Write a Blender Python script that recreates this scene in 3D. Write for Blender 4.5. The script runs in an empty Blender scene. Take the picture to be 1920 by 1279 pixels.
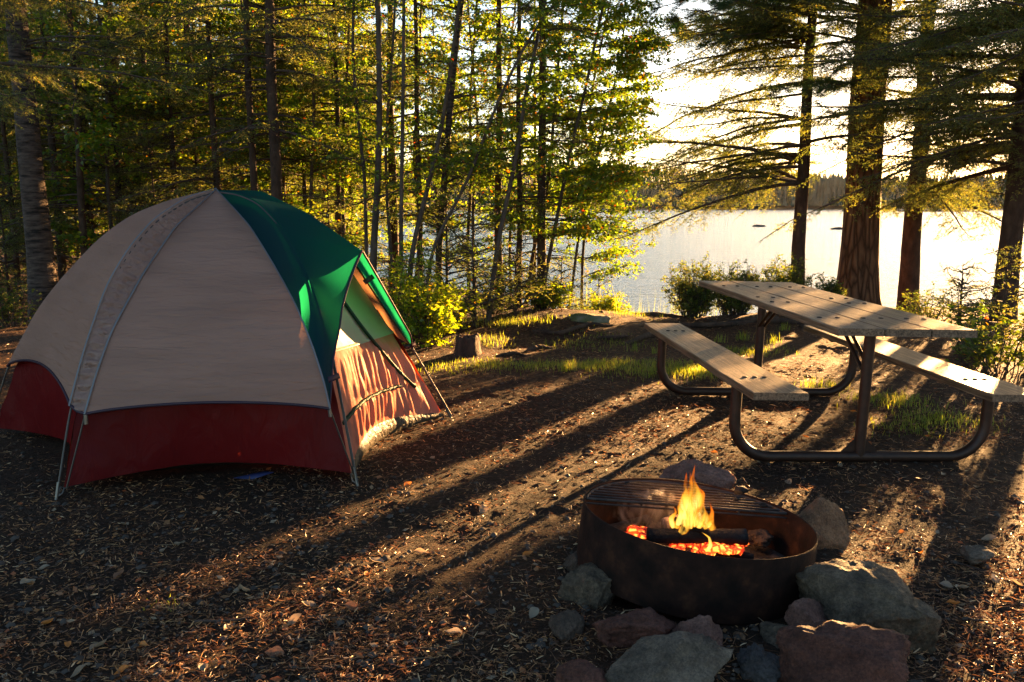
import bpy, math, random
import numpy as np
from mathutils import Vector, noise
R = math.radians
scene = bpy.context.scene
COL = scene.collection

# ------------------------------------------------------------------ camera, sky, sun, exposure
FPX, PITCH, CAMH = 1635.0, 0.1556, 1.396
cam_d = bpy.data.cameras.new('camera'); cam = bpy.data.objects.new('camera', cam_d); COL.objects.link(cam)
cam_d.sensor_width = 36.0; cam_d.lens = FPX/1920*36.0
cam_d.clip_start = 0.05; cam_d.clip_end = 4000
cam.location = (0, 0, CAMH); cam.rotation_euler = (math.pi/2-PITCH, 0, 0)
scene.camera = cam
SUN_AZ, SUN_EL = 34.0, 6.0
w = bpy.data.worlds.new("World"); scene.world = w; w.use_nodes = True
nt = w.node_tree; bg = nt.nodes['Background']
sky = nt.nodes.new('ShaderNodeTexSky'); sky.sky_type = 'NISHITA'; sky.sun_disc = False
sky.sun_elevation = R(SUN_EL); sky.sun_rotation = R(SUN_AZ); sky.air_density = .8; sky.dust_density = .6; sky.ozone_density = 2.5
tint = nt.nodes.new('ShaderNodeMix'); tint.data_type = 'RGBA'; tint.blend_type = 'MULTIPLY'; tint.inputs[0].default_value = 1; tint.inputs[7].default_value = (1.0, .80, .64, 1)
nt.links.new(sky.outputs[0], tint.inputs[6]); nt.links.new(tint.outputs[2], bg.inputs[0]); bg.inputs[1].default_value = 0.05
sd = bpy.data.lights.new('sun', 'SUN'); sd.energy = 5.0; sd.angle = R(0.55); sd.color = (1.0, 0.53, 0.19)
sun = bpy.data.objects.new('sun', sd); COL.objects.link(sun)
S = Vector((math.sin(R(SUN_AZ))*math.cos(R(SUN_EL)), math.cos(R(SUN_AZ))*math.cos(R(SUN_EL)), math.sin(R(SUN_EL))))
sun.rotation_euler = S.to_track_quat('Z', 'Y').to_euler(); sun.location = (20, 30, 12)
vs = scene.view_settings; vs.view_transform = 'Standard'; vs.look = 'None'; vs.gamma = 1; vs.exposure = 3.75
scene.cycles.max_bounces = 6; scene.cycles.transmission_bounces = 4; scene.cycles.transparent_max_bounces = 8
scene.cycles.caustics_reflective = False; scene.cycles.caustics_refractive = False

# ------------------------------------------------------------------ helpers
def ray(px, py):
    u = (px-960)/FPX; v = (639.5-py)/FPX; c, s = math.cos(PITCH), math.sin(PITCH)
    return np.array([u, c+v*s, -s+v*c])
def gp(px, py, z=0.0):
    d = ray(px, py); return np.array([0, 0, CAMH])+d*((z-CAMH)/d[2])
def at(px, py, Y):
    d = ray(px, py); return np.array([0, 0, CAMH])+d*(Y/d[1])
def sstep(a, b, x):
    t = np.clip((x-a)/(b-a), 0, 1); return t*t*(3-2*t)
def nz(v): return v/(np.linalg.norm(v)+1e-12)

class MB:
    """collects vertices and faces and builds ONE mesh"""
    def __init__(s): s.V = []; s.F = []; s.n = 0; s.A = []; s.P = None
    def add(s, V, F, a=None):
        V = np.asarray(V, float).reshape(-1, 3); F = np.asarray(F, int)
        s.V.append(V); s.F.append(F+s.n); s.n += len(V)
        s.A.append(np.full(len(F), 0.5) if a is None else np.asarray(a, float)*np.ones(len(F)))
    def tube(s, P, rad, n=8, cap=True, a=None):
        P = np.asarray(P, float); m = len(P); rad = np.ones(m)*rad
        T = np.gradient(P, axis=0); T /= np.linalg.norm(T, axis=1)[:, None]+1e-12
        u = np.cross(T[0], (0, 0, 1) if abs(T[0][2]) < .9 else (1, 0, 0)); u = nz(u)
        t = np.linspace(0, 2*math.pi, n, endpoint=False); V = []
        for i in range(m):
            u = nz(u-T[i]*(u@T[i])); v = np.cross(T[i], u)
            V.append(P[i]+rad[i]*(np.cos(t)[:, None]*u+np.sin(t)[:, None]*v))
        V = np.concatenate(V)
        i = np.arange(m-1)[:, None]*n; j = np.arange(n)[None]; k = (j+1) % n
        F = np.stack([i+j, i+k, i+n+k, i+n+j], -1).reshape(-1, 4)
        s.add(V, F, a)
        if cap:
            c = len(s.V)
            for b, cen, rev in ((0, P[0], True), ((m-1)*n, P[-1], False)):
                ring = V[b:b+n]; VV = np.vstack([ring, cen])
                f = [[n, q, (q+1) % n] if not rev else [n, (q+1) % n, q] for q in range(n)]
                s.add(VV, np.array(f), a)
    def box(s, c, size, Mx=None, a=None):
        x, y, z = np.array(size)/2
        V = np.array([[sx*x, sy*y, sz*z] for sz in (-1, 1) for sy in (-1, 1) for sx in (-1, 1)])
        if Mx is not None: V = V@np.asarray(Mx).T
        s.add(V+np.asarray(c), [[0, 2, 3, 1], [4, 5, 7, 6], [0, 1, 5, 4], [2, 6, 7, 3], [0, 4, 6, 2], [1, 3, 7, 5]], a)
    def grid(s, G, a=None):
        G = np.asarray(G, float); m, n = G.shape[:2]
        i = np.arange(m-1)[:, None]*n; j = np.arange(n-1)[None]
        s.add(G.reshape(-1, 3), np.stack([i+j, i+j+1, i+n+j+1, i+n+j], -1).reshape(-1, 4), a)
    def mesh(s, name, mat, smooth=True):
        me = bpy.data.meshes.new(name)
        V = np.concatenate(s.V) if s.V else np.zeros((0, 3))
        me.vertices.add(len(V)); me.vertices.foreach_set('co', V.astype(np.float32).ravel())
        tot = np.concatenate([np.full(len(f), f.shape[1]) for f in s.F]); idx = np.concatenate([f.ravel() for f in s.F])
        me.loops.add(len(idx)); me.loops.foreach_set('vertex_index', idx.astype(np.int32))
        me.polygons.add(len(tot)); st = np.concatenate([[0], np.cumsum(tot)[:-1]])
        me.polygons.foreach_set('loop_start', st.astype(np.int32)); me.polygons.foreach_set('loop_total', tot.astype(np.int32))
        me.polygons.foreach_set('use_smooth', np.full(len(tot), smooth))
        me.update(calc_edges=True)
        at_ = me.attributes.new('rnd', 'FLOAT', 'FACE'); at_.data.foreach_set('value', np.concatenate(s.A).astype(np.float32))
        if s.P is not None:
            pa = me.attributes.new('flame_heat', 'FLOAT', 'POINT'); pa.data.foreach_set('value', np.concatenate(s.P).astype(np.float32))
        if mat: me.materials.append(mat)
        return me
    def build(s, name, mat, parent=None, smooth=True, loc=None):
        o = bpy.data.objects.new(name, s.mesh(name, mat, smooth)); COL.objects.link(o)
        if parent is not None: o.parent = parent
        if loc is not None: o.location = loc
        return o
def tag(o, label=None, cat=None, group=None, kind=None):
    for k, v in (('label', label), ('category', cat), ('group', group), ('kind', kind)):
        if v: o[k] = v
    return o
def empty(name, loc, label, cat, group=None, rz=0):
    o = bpy.data.objects.new(name, None); COL.objects.link(o); o.location = loc; o.rotation_euler = (0, 0, rz)
    o.empty_display_size = .2
    return tag(o, label, cat, group)
def solid(o, t, off=0):
    m = o.modifiers.new('solid', 'SOLIDIFY'); m.thickness = t; m.offset = off; return o
def bevel(o, wd, seg=2):
    m = o.modifiers.new('bevel', 'BEVEL'); m.width = wd; m.segments = seg; m.limit_method = 'ANGLE'; m.angle_limit = R(40); return o

# ------------------------------------------------------------------ materials
def newmat(name):
    m = bpy.data.materials.new(name); m.use_nodes = True; t = m.node_tree; t.nodes.clear()
    out = t.nodes.new('ShaderNodeOutputMaterial'); return m, t, out
def N(t, ty, **kw):
    n = t.nodes.new(ty)
    for k, v in kw.items():
        if k in n.inputs: n.inputs[k].default_value = v
        else: setattr(n, k, v)
    return n
def ramp(t, fac, stops):
    r = t.nodes.new('ShaderNodeValToRGB'); el = r.color_ramp.elements
    while len(el) < len(stops): el.new(.5)
    for e, (p, c) in zip(el, stops): e.position = p; e.color = (*c, 1)
    t.links.new(fac, r.inputs[0]); return r.outputs[0]
def coords(t, scale=(1, 1, 1), rot=(0, 0, 0)):
    tc = t.nodes.new('ShaderNodeTexCoord'); mp = t.nodes.new('ShaderNodeMapping')
    mp.inputs['Scale'].default_value = scale; mp.inputs['Rotation'].default_value = rot
    t.links.new(tc.outputs['Object'], mp.inputs[0]); return mp.outputs[0]
def surf(name, stops, nscale=5, rough=.8, bump=.3, bscale=40, stretch=(1, 1, 1), spec=.3, metal=0, detail=6, bdist=.01, rot=(0, 0, 0)):
    m, t, out = newmat(name)
    co = coords(t, stretch, rot)
    n1 = N(t, 'ShaderNodeTexNoise', Scale=nscale, Detail=detail, Roughness=.6); t.links.new(co, n1.inputs[0])
    c = ramp(t, n1.outputs[0], stops)
    b = N(t, 'ShaderNodeBsdfPrincipled', Roughness=rough, Metallic=metal); b.inputs['Specular IOR Level'].default_value = spec
    t.links.new(c, b.inputs['Base Color'])
    n2 = N(t, 'ShaderNodeTexNoise', Scale=bscale, Detail=8, Roughness=.65); t.links.new(co, n2.inputs[0])
    bp = N(t, 'ShaderNodeBump', Strength=bump, Distance=bdist); t.links.new(n2.outputs[0], bp.inputs['Height'])
    t.links.new(bp.outputs[0], b.inputs['Normal']); t.links.new(b.outputs[0], out.inputs[0]); return m
def foliage(name, stops, trans=.5, tcol=1.3, gloss=.04, rough=.45):
    """thin leaves: diffuse on both sides plus light let through"""
    m, t, out = newmat(name)
    a = N(t, 'ShaderNodeAttribute', attribute_name='rnd'); c = ramp(t, a.outputs['Fac'], stops)
    d = N(t, 'ShaderNodeBsdfDiffuse'); tr = N(t, 'ShaderNodeBsdfTranslucent'); g = N(t, 'ShaderNodeBsdfGlossy', Roughness=rough)
    hs = N(t, 'ShaderNodeHueSaturation', Hue=.49, Saturation=1.08, Value=tcol); t.links.new(c, hs.inputs['Color'])
    t.links.new(c, d.inputs[0]); t.links.new(hs.outputs[0], tr.inputs[0])
    x = N(t, 'ShaderNodeMixShader', Fac=trans); t.links.new(d.outputs[0], x.inputs[1]); t.links.new(tr.outputs[0], x.inputs[2])
    y = N(t, 'ShaderNodeMixShader', Fac=gloss); t.links.new(x.outputs[0], y.inputs[1]); t.links.new(g.outputs[0], y.inputs[2])
    t.links.new(y.outputs[0], out.inputs[0]); return m
def cloth(name, col, tcol, trans, wr=25, bump=.25, stretch=(1, 1, 1), bdist=.01, gloss=.03):
    m, t, out = newmat(name)
    co = coords(t, stretch)
    n1 = N(t, 'ShaderNodeTexNoise', Scale=2.5, Detail=5); t.links.new(co, n1.inputs[0])
    c = ramp(t, n1.outputs[0], [(.3, tuple(np.array(col)*.86)), (.7, tuple(np.array(col)*1.1))])
    n2 = N(t, 'ShaderNodeTexNoise', Scale=wr, Detail=4, Roughness=.5, Distortion=.6); t.links.new(co, n2.inputs[0])
    bp = N(t, 'ShaderNodeBump', Strength=bump, Distance=bdist); t.links.new(n2.outputs[0], bp.inputs['Height'])
    d = N(t, 'ShaderNodeBsdfDiffuse'); tr = N(t, 'ShaderNodeBsdfTranslucent'); tr.inputs[0].default_value = (*tcol, 1)
    g = N(t, 'ShaderNodeBsdfGlossy', Roughness=.4)
    t.links.new(c, d.inputs[0])
    for q in (d, g): t.links.new(bp.outputs[0], q.inputs['Normal'])
    x = N(t, 'ShaderNodeMixShader', Fac=trans); t.links.new(d.outputs[0], x.inputs[1]); t.links.new(tr.outputs[0], x.inputs[2])
    y = N(t, 'ShaderNodeMixShader', Fac=gloss); t.links.new(x.outputs[0], y.inputs[1]); t.links.new(g.outputs[0], y.inputs[2])
    t.links.new(y.outputs[0], out.inputs[0]); return m

M = {}
M['soil'] = None
M['spruce_bark'] = surf('spruce_bark', [(.3, (.022, .013, .009)), (.5, (.055, .031, .020)), (.72, (.10, .06, .04))], 9, .9, .9, 22, (1, 1, .5), bdist=.03)
def bark_mat():
    m, t, out = newmat('pine_bark'); co = coords(t, (1, 1, .17)); n0 = N(t, 'ShaderNodeTexNoise', Scale=7, Detail=5); t.links.new(co, n0.inputs[0])
    md = N(t, 'ShaderNodeMix', data_type='VECTOR'); md.inputs[0].default_value = .10; t.links.new(co, md.inputs[4]); t.links.new(n0.outputs[1], md.inputs[5])
    v = N(t, 'ShaderNodeTexVoronoi', Scale=13, feature='DISTANCE_TO_EDGE'); t.links.new(md.outputs[1], v.inputs[0])
    n1 = N(t, 'ShaderNodeTexNoise', Scale=30, Detail=8, Roughness=.7); t.links.new(co, n1.inputs[0])
    a = N(t, 'ShaderNodeMath', operation='MINIMUM'); a.inputs[1].default_value = .28; t.links.new(v.outputs[0], a.inputs[0])
    b_ = N(t, 'ShaderNodeMath', operation='MULTIPLY_ADD'); b_.inputs[1].default_value = .16; t.links.new(n1.outputs[0], b_.inputs[0]); t.links.new(a.outputs[0], b_.inputs[2])
    c = ramp(t, b_.outputs[0], [(.06, (.035, .018, .010)), (.18, (.10, .050, .026)), (.36, (.18, .098, .054))])
    b = N(t, 'ShaderNodeBsdfPrincipled', Roughness=.9); b.inputs['Specular IOR Level'].default_value = .2; t.links.new(c, b.inputs['Base Color'])
    bp = N(t, 'ShaderNodeBump', Strength=1.0, Distance=.10); t.links.new(b_.outputs[0], bp.inputs['Height']); t.links.new(bp.outputs[0], b.inputs['Normal']); t.links.new(b.outputs[0], out.inputs[0]); return m
M['pine_bark'] = bark_mat()
M['birch_bark'] = surf('birch_bark', [(.38, (.012, .008, .006)), (.47, (.055, .036, .028)), (.7, (.12, .086, .070))], 7, .8, 1.0, 14, (.8, .8, 4.5), bdist=.03)
M['alder_bark'] = surf('alder_bark', [(.3, (.03, .022, .017)), (.7, (.105, .075, .055))], 12, .85, .6, 30, (1, 1, .5))
M['twig'] = surf('twig', [(.3, (.035, .025, .02)), (.7, (.09, .06, .045))], 12, .9, .3, 30)
M['spruce'] = foliage('spruce_needles', [(0, (.04, .062, .016)), (.5, (.088, .112, .022)), (.85, (.16, .145, .028)), (1, (.32, .17, .05))], .52, 2.7)
M['pine'] = foliage('pine_needles', [(0, (.022, .06, .02)), (.6, (.05, .10, .03)), (.85, (.10, .11, .03)), (1, (.28, .12, .04))], .4, 1.5)
M['leaf'] = foliage('green_leaves', [(0, (.055, .11, .012)), (.6, (.10, .17, .018)), (.93, (.17, .20, .02)), (.97, (.32, .19, .02)), (1, (.35, .08, .02))], .62, 2.1)
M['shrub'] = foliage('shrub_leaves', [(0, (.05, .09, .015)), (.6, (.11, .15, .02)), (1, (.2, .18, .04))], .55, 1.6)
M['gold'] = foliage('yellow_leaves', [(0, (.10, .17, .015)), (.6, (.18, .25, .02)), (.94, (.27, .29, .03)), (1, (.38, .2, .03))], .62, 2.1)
M['grass'] = foliage('grass_blades', [(0, (.09, .13, .018)), (.7, (.19, .23, .025)), (1, (.34, .26, .07))], .6, 2.0)
M['litter'] = foliage('litter', [(0, (.09, .045, .025)), (.5, (.24, .13, .065)), (.85, (.42, .27, .15)), (1, (.55, .42, .28))], .12, 1.2, .06)
M['pebble'] = surf('pebble', [(.3, (.028, .021, .016)), (.7, (.085, .066, .052))], 9, .7, .3, 60)

# ------------------------------------------------------------------ ground
SHX = [-60, -30, -14, -8, -4, -1.5, 0, .8, 2, 3.3, 4.4, 5.6, 7.5, 12, 30, 60]
SHY = [70, 52, 34, 26, 20.5, 16.5, 13.2, 12.0, 11.5, 12.0, 14.8, 16.0, 15.5, 14.5, 14, 12]
def shore(x): return np.interp(x, SHX, SHY)
TC = np.array([1.8488, 5.4528]); TTH = .0861; TA = np.array([math.cos(TTH), math.sin(TTH)]); TB = np.array([-math.sin(TTH), math.cos(TTH)])
def vnoise(x, y, s, seed=0):
    x = np.asarray(x)*s+seed*17.3; y = np.asarray(y)*s+seed*9.1
    xi = np.floor(x).astype(np.int64); yi = np.floor(y).astype(np.int64); fx = x-xi; fy = y-yi
    def h(a, b):
        q = (a*374761393+b*668265263+seed*144665) & 0xffffffff; q = ((q ^ (q >> 13))*1274126177) & 0xffffffff
        return ((q ^ (q >> 16)) & 0xffff)/65535.0
    fx = fx*fx*(3-2*fx); fy = fy*fy*(3-2*fy)
    return (h(xi, yi)*(1-fx)+h(xi+1, yi)*fx)*(1-fy)+(h(xi, yi+1)*(1-fx)+h(xi+1, yi+1)*fx)*fy-.5
def gz(x, y):
    x = np.asarray(x, float); y = np.asarray(y, float)
    ys = shore(x)
    z = -1.6*sstep(-.9, 1.6, y-ys)-.02*sstep(.2, -.2, y-ys)*0
    z = z-.34*sstep(9.8, 14.2, y)*sstep(3.2, 5.0, x)*sstep(1.6, -.9, y-ys)
    z = z+.15*np.exp(-((x-.75)/.9)**2-((y-10.4)/1.0)**2)
    r = np.hypot(x, y); far = sstep(6, 9, r)
    z = z+far*(.10*vnoise(x, y, .45, 1)+.05*vnoise(x, y, 1.3, 2))
    dx = x-TC[0]; dy = y-TC[1]; a = dx*TA[0]+dy*TA[1]; b = dx*TB[0]+dy*TB[1]
    win = np.exp(-(a/1.5)**4-(b/1.8)**4); z = z+(-.0259*a+.0153*b)*win
    z = z+.035*np.exp(-((np.hypot(x-.6975, y-3.13)-.56)/.13)**2)
    z = z+.018*vnoise(x, y, 2.2, 3)*(1-.7*win)+.011*vnoise(x, y, 7, 4)+.007*vnoise(x, y, 19, 5)
    return z
def axis(lo, hi, c0, c1, fine, grow):
    a = [c0]
    while a[-1] < c1: a.append(a[-1]+fine)
    st = fine
    while a[-1] < hi: st *= grow; a.append(a[-1]+st)
    st = fine; b = [c0]
    while b[-1] > lo: st *= grow; b.append(b[-1]-st)
    return np.array(b[:0:-1]+a)
gx = axis(-70, 90, -3.2, 3.4, .018, 1.035); gy = axis(-8, 90, 2.0, 7.0, .02, 1.022)
X, Y = np.meshgrid(gx, gy)
Z = gz(X, Y)+.006*vnoise(X, Y, 45, 6)*sstep(9, 6, np.hypot(X, Y))
mb = MB(); mb.grid(np.stack([X, Y, Z], -1))
def soil_mat():
    m, t, out = newmat('soil')
    co = coords(t)
    big = N(t, 'ShaderNodeTexNoise', Scale=.55, Detail=4, Roughness=.6); t.links.new(co, big.inputs[0])
    c1 = ramp(t, big.outputs[0], [(.35, (.024, .015, .010)), (.5, (.040, .023, .014)), (.68, (.075, .036, .020))])
    fine = N(t, 'ShaderNodeTexNoise', Scale=55, Detail=7, Roughness=.75); t.links.new(co, fine.inputs[0])
    c2 = ramp(t, fine.outputs[0], [(.36, (.35, .35, .35)), (.55, (1, 1, 1)), (.70, (2.3, 1.7, 1.2)), (.8, (4.5, 3.2, 2.1))])
    mu = N(t, 'ShaderNodeMix', data_type='RGBA', blend_type='MULTIPLY'); mu.inputs[0].default_value = 1
    t.links.new(c1, mu.inputs[6]); t.links.new(c2, mu.inputs[7])
    # reddish needle duff further from the camera, towards the bank
    geo = N(t, 'ShaderNodeNewGeometry'); sx = N(t, 'ShaderNodeSeparateXYZ'); t.links.new(geo.outputs['Position'], sx.inputs[0])
    mr = N(t, 'ShaderNodeMapRange'); mr.inputs[1].default_value = 4.5; mr.inputs[2].default_value = 7.5; t.links.new(sx.outputs[1], mr.inputs[0])
    f2 = N(t, 'ShaderNodeTexNoise', Scale=26, Detail=6, Roughness=.7); t.links.new(co, f2.inputs[0])
    c3 = ramp(t, f2.outputs[0], [(.36, (.022, .010, .006)), (.5, (.065, .028, .014)), (.64, (.17, .078, .036)), (.75, (.34, .18, .09))])
    mx = N(t, 'ShaderNodeMix', data_type='RGBA'); ml = N(t, 'ShaderNodeMath', operation='MULTIPLY'); ml.inputs[1].default_value = .75
    t.links.new(mr.outputs[0], ml.inputs[0]); t.links.new(ml.outputs[0], mx.inputs[0]); t.links.new(mu.outputs[2], mx.inputs[6]); t.links.new(c3, mx.inputs[7])
    b = N(t, 'ShaderNodeBsdfPrincipled', Roughness=.9); b.inputs['Specular IOR Level'].default_value = .15
    t.links.new(mx.outputs[2], b.inputs['Base Color'])
    bn = N(t, 'ShaderNodeTexNoise', Scale=70, Detail=8, Roughness=.7); t.links.new(co, bn.inputs[0])
    bp = N(t, 'ShaderNodeBump', Strength=.9, Distance=.03); t.links.new(bn.outputs[0], bp.inputs['Height']); t.links.new(bp.outputs[0], b.inputs['Normal'])
    t.links.new(b.outputs[0], out.inputs[0]); return m
g = mb.build('ground', soil_mat()); tag(g, kind='structure')

# ------------------------------------------------------------------ lake, far shore
WZ = -.80
def water_mat():
    m, t, out = newmat('lake_water')
    co = coords(t, (1, 1.6, 1))
    n1 = N(t, 'ShaderNodeTexNoise', Scale=1.5, Detail=7, Roughness=.6); n2 = N(t, 'ShaderNodeTexNoise', Scale=.25, Detail=3)
    t.links.new(co, n1.inputs[0]); t.links.new(co, n2.inputs[0])
    ad = N(t, 'ShaderNodeMath', operation='MULTIPLY_ADD'); ad.inputs[1].default_value = 1.2; t.links.new(n2.outputs[0], ad.inputs[0]); t.links.new(n1.outputs[0], ad.inputs[2])
    bp = N(t, 'ShaderNodeBump', Strength=1.0, Distance=.07); t.links.new(ad.outputs[0], bp.inputs['Height'])
    b = N(t, 'ShaderNodeBsdfPrincipled', Roughness=.06, IOR=1.33); b.inputs['Base Color'].default_value = (.02, .035, .045, 1)
    t.links.new(bp.outputs[0], b.inputs['Normal']); t.links.new(b.outputs[0], out.inputs[0]); return m
mb = MB(); wx = np.linspace(-900, 900, 40); wy = np.concatenate([np.linspace(8, 60, 20), np.linspace(70, 700, 30)])
X, Y = np.meshgrid(wx, wy); mb.grid(np.stack([X, Y, X*0+WZ], -1))
tag(mb.build('water', water_mat()), kind='structure')
# the far bank
def farline(x): return 430+.00012*(x-40)**2+18*np.sin(x*.02)+8*np.sin(x*.067)
def farhill(x, y):
    d = y-farline(x); return -1.4+sstep(-6, 10, d)*1.6+sstep(0, 260, d)*(10+16*sstep(220, -150, x)+5*np.sin(x*.013+1))
mb = MB(); X, Y = np.meshgrid(np.linspace(-900, 900, 220), np.linspace(400, 980, 60)); mb.grid(np.stack([X, Y, farhill(X, Y)], -1))
tag(mb.build('far_shore_terrain', surf('far_ground', [(.3, (.03, .04, .02)), (.7, (.09, .08, .05))], .05, .9, 0, 1)), kind='structure')

rs = np.random.RandomState(4)
def far_wood():
    n = 9000; x = rs.uniform(-330, 420, n); d = rs.uniform(0, 1, n)**1.6*190; y = farline(x)+3+d
    z = farhill(x, y); h = rs.uniform(10, 16, n)*(1+.25*vnoise(x, y, .02, 7)*2); rr = h*rs.uniform(.10, .19, n)
    mb = MB(); k = 6; lv = 5
    Vt = []; Ft = []
    # each tree is a stack of ragged whorls
    th = np.linspace(0, 2*math.pi, k, endpoint=False)
    for L in range(lv):
        zb = .08+.9*L/lv; zt = zb+.34; ra = (1-zb)*1.0+.05
        jit = rs.uniform(.7, 1.25, (n, k)); a0 = rs.uniform(0, 6.28, (n, 1))
        bx = x[:, None]+rr[:, None]*ra*jit*np.cos(th+a0); by = y[:, None]+rr[:, None]*ra*jit*np.sin(th+a0)
        bz = z[:, None]+h[:, None]*(zb+rs.uniform(-.03, .03, (n, k)))
        tp = np.stack([x, y, z+h*min(zt, 1.0)], -1)[:, None]
        V = np.concatenate([np.stack([bx, by, bz], -1), tp], 1).reshape(-1, 3)
        base = np.arange(n)[:, None]*(k+1); j = np.arange(k)[None]
        F = np.stack([base+j, base+(j+1) % k, base+k+0*j], -1).reshape(-1, 3)
        mb.add(V, F, np.repeat(rs.uniform(0, 1, n), k))
    o = mb.build('far_wood', foliage('far_trees', [(0, (.02, .045, .028)), (.7, (.03, .06, .038)), (1, (.045, .075, .04))], .06), smooth=False)
    tag(o, 'dark conifer wood along the far side of the lake', 'forest', kind='stuff')
far_wood()

# ------------------------------------------------------------------ rocks
def rock_mb(seed, sx, sy, sz, rough=.25, planes=9, sub=4):
    planes += 4
    import bmesh
    bm = bmesh.new(); bmesh.ops.create_icosphere(bm, subdivisions=sub, radius=1)
    r_ = np.random.RandomState(seed); V = np.array([v.co[:] for v in bm.verts]); F = np.array([[v.index for v in f.verts] for f in bm.faces]); bm.free()
    Nn = r_.normal(size=(planes, 3)); Nn /= np.linalg.norm(Nn, axis=1)[:, None]; D = r_.uniform(.55, .88, planes)
    for n_, d_ in zip(Nn, D):
        q = V@n_-d_; V = V-np.outer(np.clip(q, 0, None), n_)*.985
    out = []
    for v in V:
        p = Vector(v)*1.7+Vector((seed*3.1, 0, 0))
        k = 1+rough*.55*noise.noise(p)+rough*.30*noise.noise(p*3)+rough*.20*noise.noise(p*8)+rough*.14*noise.noise(p*19)+rough*.07*noise.noise(p*40)
        out.append(v*k)
    V = np.array(out); V = V/np.percentile(np.abs(V), 99, axis=0)*np.array([sx, sy, sz]); return V, F
def rotz(V, a, tx=0):
    c, s = math.cos(a), math.sin(a); V = V@np.array([[c, s, 0], [-s, c, 0], [0, 0, 1]])
    if tx: c, s = math.cos(tx), math.sin(tx); V = V@np.array([[1, 0, 0], [0, c, s], [0, -s, c]])
    return V
def rock(name, x, y, z, s3, seed, mat, label, group=None, rz=0., tx=0., rough=.25, cat='rock', planes=9, sub=4):
    V, F = rock_mb(seed, *s3, rough=rough, planes=planes, sub=sub); V = rotz(V, rz, tx)
    mb = MB(); mb.add(V, F); o = mb.build(name, mat, loc=(x, y, z)); return tag(o, label, cat, group)
def stone_mat(n, dark, light, scale=9, bump=.9):
    m, t, out = newmat(n); co = coords(t); n1 = N(t, 'ShaderNodeTexNoise', Scale=scale, Detail=8, Roughness=.7); t.links.new(co, n1.inputs[0])
    c = ramp(t, n1.outputs[0], [(.34, dark), (.52, tuple((np.array(dark)+np.array(light))/2)), (.68, light)])
    n2 = N(t, 'ShaderNodeTexNoise', Scale=120, Detail=5, Roughness=.8); t.links.new(co, n2.inputs[0]); c2 = ramp(t, n2.outputs[0], [(.36, (.5, .5, .5)), (.5, (.95, .95, .95)), (.68, (1.5, 1.45, 1.4))])
    mu = N(t, 'ShaderNodeMix', data_type='RGBA', blend_type='MULTIPLY'); mu.inputs[0].default_value = 1; t.links.new(c, mu.inputs[6]); t.links.new(c2, mu.inputs[7])
    n3 = N(t, 'ShaderNodeTexNoise', Scale=26, Detail=10, Roughness=.75); t.links.new(co, n3.inputs[0]); v = N(t, 'ShaderNodeTexVoronoi', Scale=45); t.links.new(co, v.inputs[0])
    ad = N(t, 'ShaderNodeMath', operation='MULTIPLY_ADD'); ad.inputs[1].default_value = .35; t.links.new(v.outputs[0], ad.inputs[0]); t.links.new(n3.outputs[0], ad.inputs[2])
    b = N(t, 'ShaderNodeBsdfPrincipled', Roughness=.75); b.inputs['Specular IOR Level'].default_value = .3; t.links.new(mu.outputs[2], b.inputs['Base Color'])
    bp = N(t, 'ShaderNodeBump', Strength=1.0, Distance=.03*bump); t.links.new(ad.outputs[0], bp.inputs['Height']); t.links.new(bp.outputs[0], b.inputs['Normal']); t.links.new(b.outputs[0], out.inputs[0]); return m
M['grey_stone'] = stone_mat('grey_stone', (.042, .029, .018), (.20, .145, .095), 14)
M['blue_stone'] = stone_mat('blue_grey_stone', (.05, .037, .027), (.235, .18, .13))
M['red_stone'] = stone_mat('red_stone', (.05, .018, .012), (.20, .078, .052))
M['pink_stone'] = stone_mat('pink_stone', (.10, .046, .034), (.30, .155, .115))
M['brown_stone'] = stone_mat('brown_stone', (.035, .024, .018), (.13, .085, .06))
M['tan_stone'] = stone_mat('tan_stone', (.11, .055, .028), (.32, .175, .09))
M['dark_stone'] = stone_mat('dark_stone', (.03, .028, .03), (.09, .08, .08))
for i, (px, py, wd, lab) in enumerate([(1423, 425, 1.0, 'small dark rock showing above the open water'), (1572, 430, 1.3, 'dark rock in the lake beside the thick pine trunk')]):
    p = gp(px, py, WZ); rock('lake_rock', p[0], p[1], WZ, (wd*.55*1.1, .5, .20), 40+i, M['dark_stone'], lab, sub=3)
p = gp(1330, 392.5, WZ); rock('sandbar', p[0]-10, p[1]-60, WZ-.3, (38, 4, .7), 55, M['brown_stone'], 'long low sandbar lying in front of the far shore', cat='sandbar', sub=3)
p = gp(1530, 394, WZ); rock('shoal', p[0]+12, p[1]-70, WZ-.2, (14, 3, .8), 56, M['brown_stone'], 'low stony shoal near the far shore beside the pine trunks', cat='shoal', sub=3)

# rocks round the fire ring: px, py of centre, height of centre, half sizes in px, depth, material, label
RG = 'stones stacked round the fire ring'
def prock(px, py, zc, hw, hh, dep, seed, mat, label, rz=0., tx=0., rough=.25, group=RG, planes=9):
    p = gp(px, py, zc) if seed != 44 else at(px, py, 3.42); d = p[1]*math.cos(PITCH)+(CAMH-p[2])*math.sin(PITCH)
    return rock('rock', p[0], p[1], p[2], (hw*d/FPX, dep, hh*d/FPX*1.03), seed, M[mat], label, group, rz, tx, rough, planes=planes, sub=5)
prock(1604, 1128, .10, 98, 58, .17, 3, 'grey_stone', 'large pitted grey boulder against the right of the fire ring', .1, .15, .22)
prock(1690, 1165, .07, 46, 74, .13, 5, 'grey_stone', 'rough grey boulder outermost on the right of the fire ring', .4, 0, .25)
prock(1592, 1262, .05, 128, 74, .14, 8, 'red_stone', 'big dark red slab at the bottom right of the fire ring', -.1, .2, .3)
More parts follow.
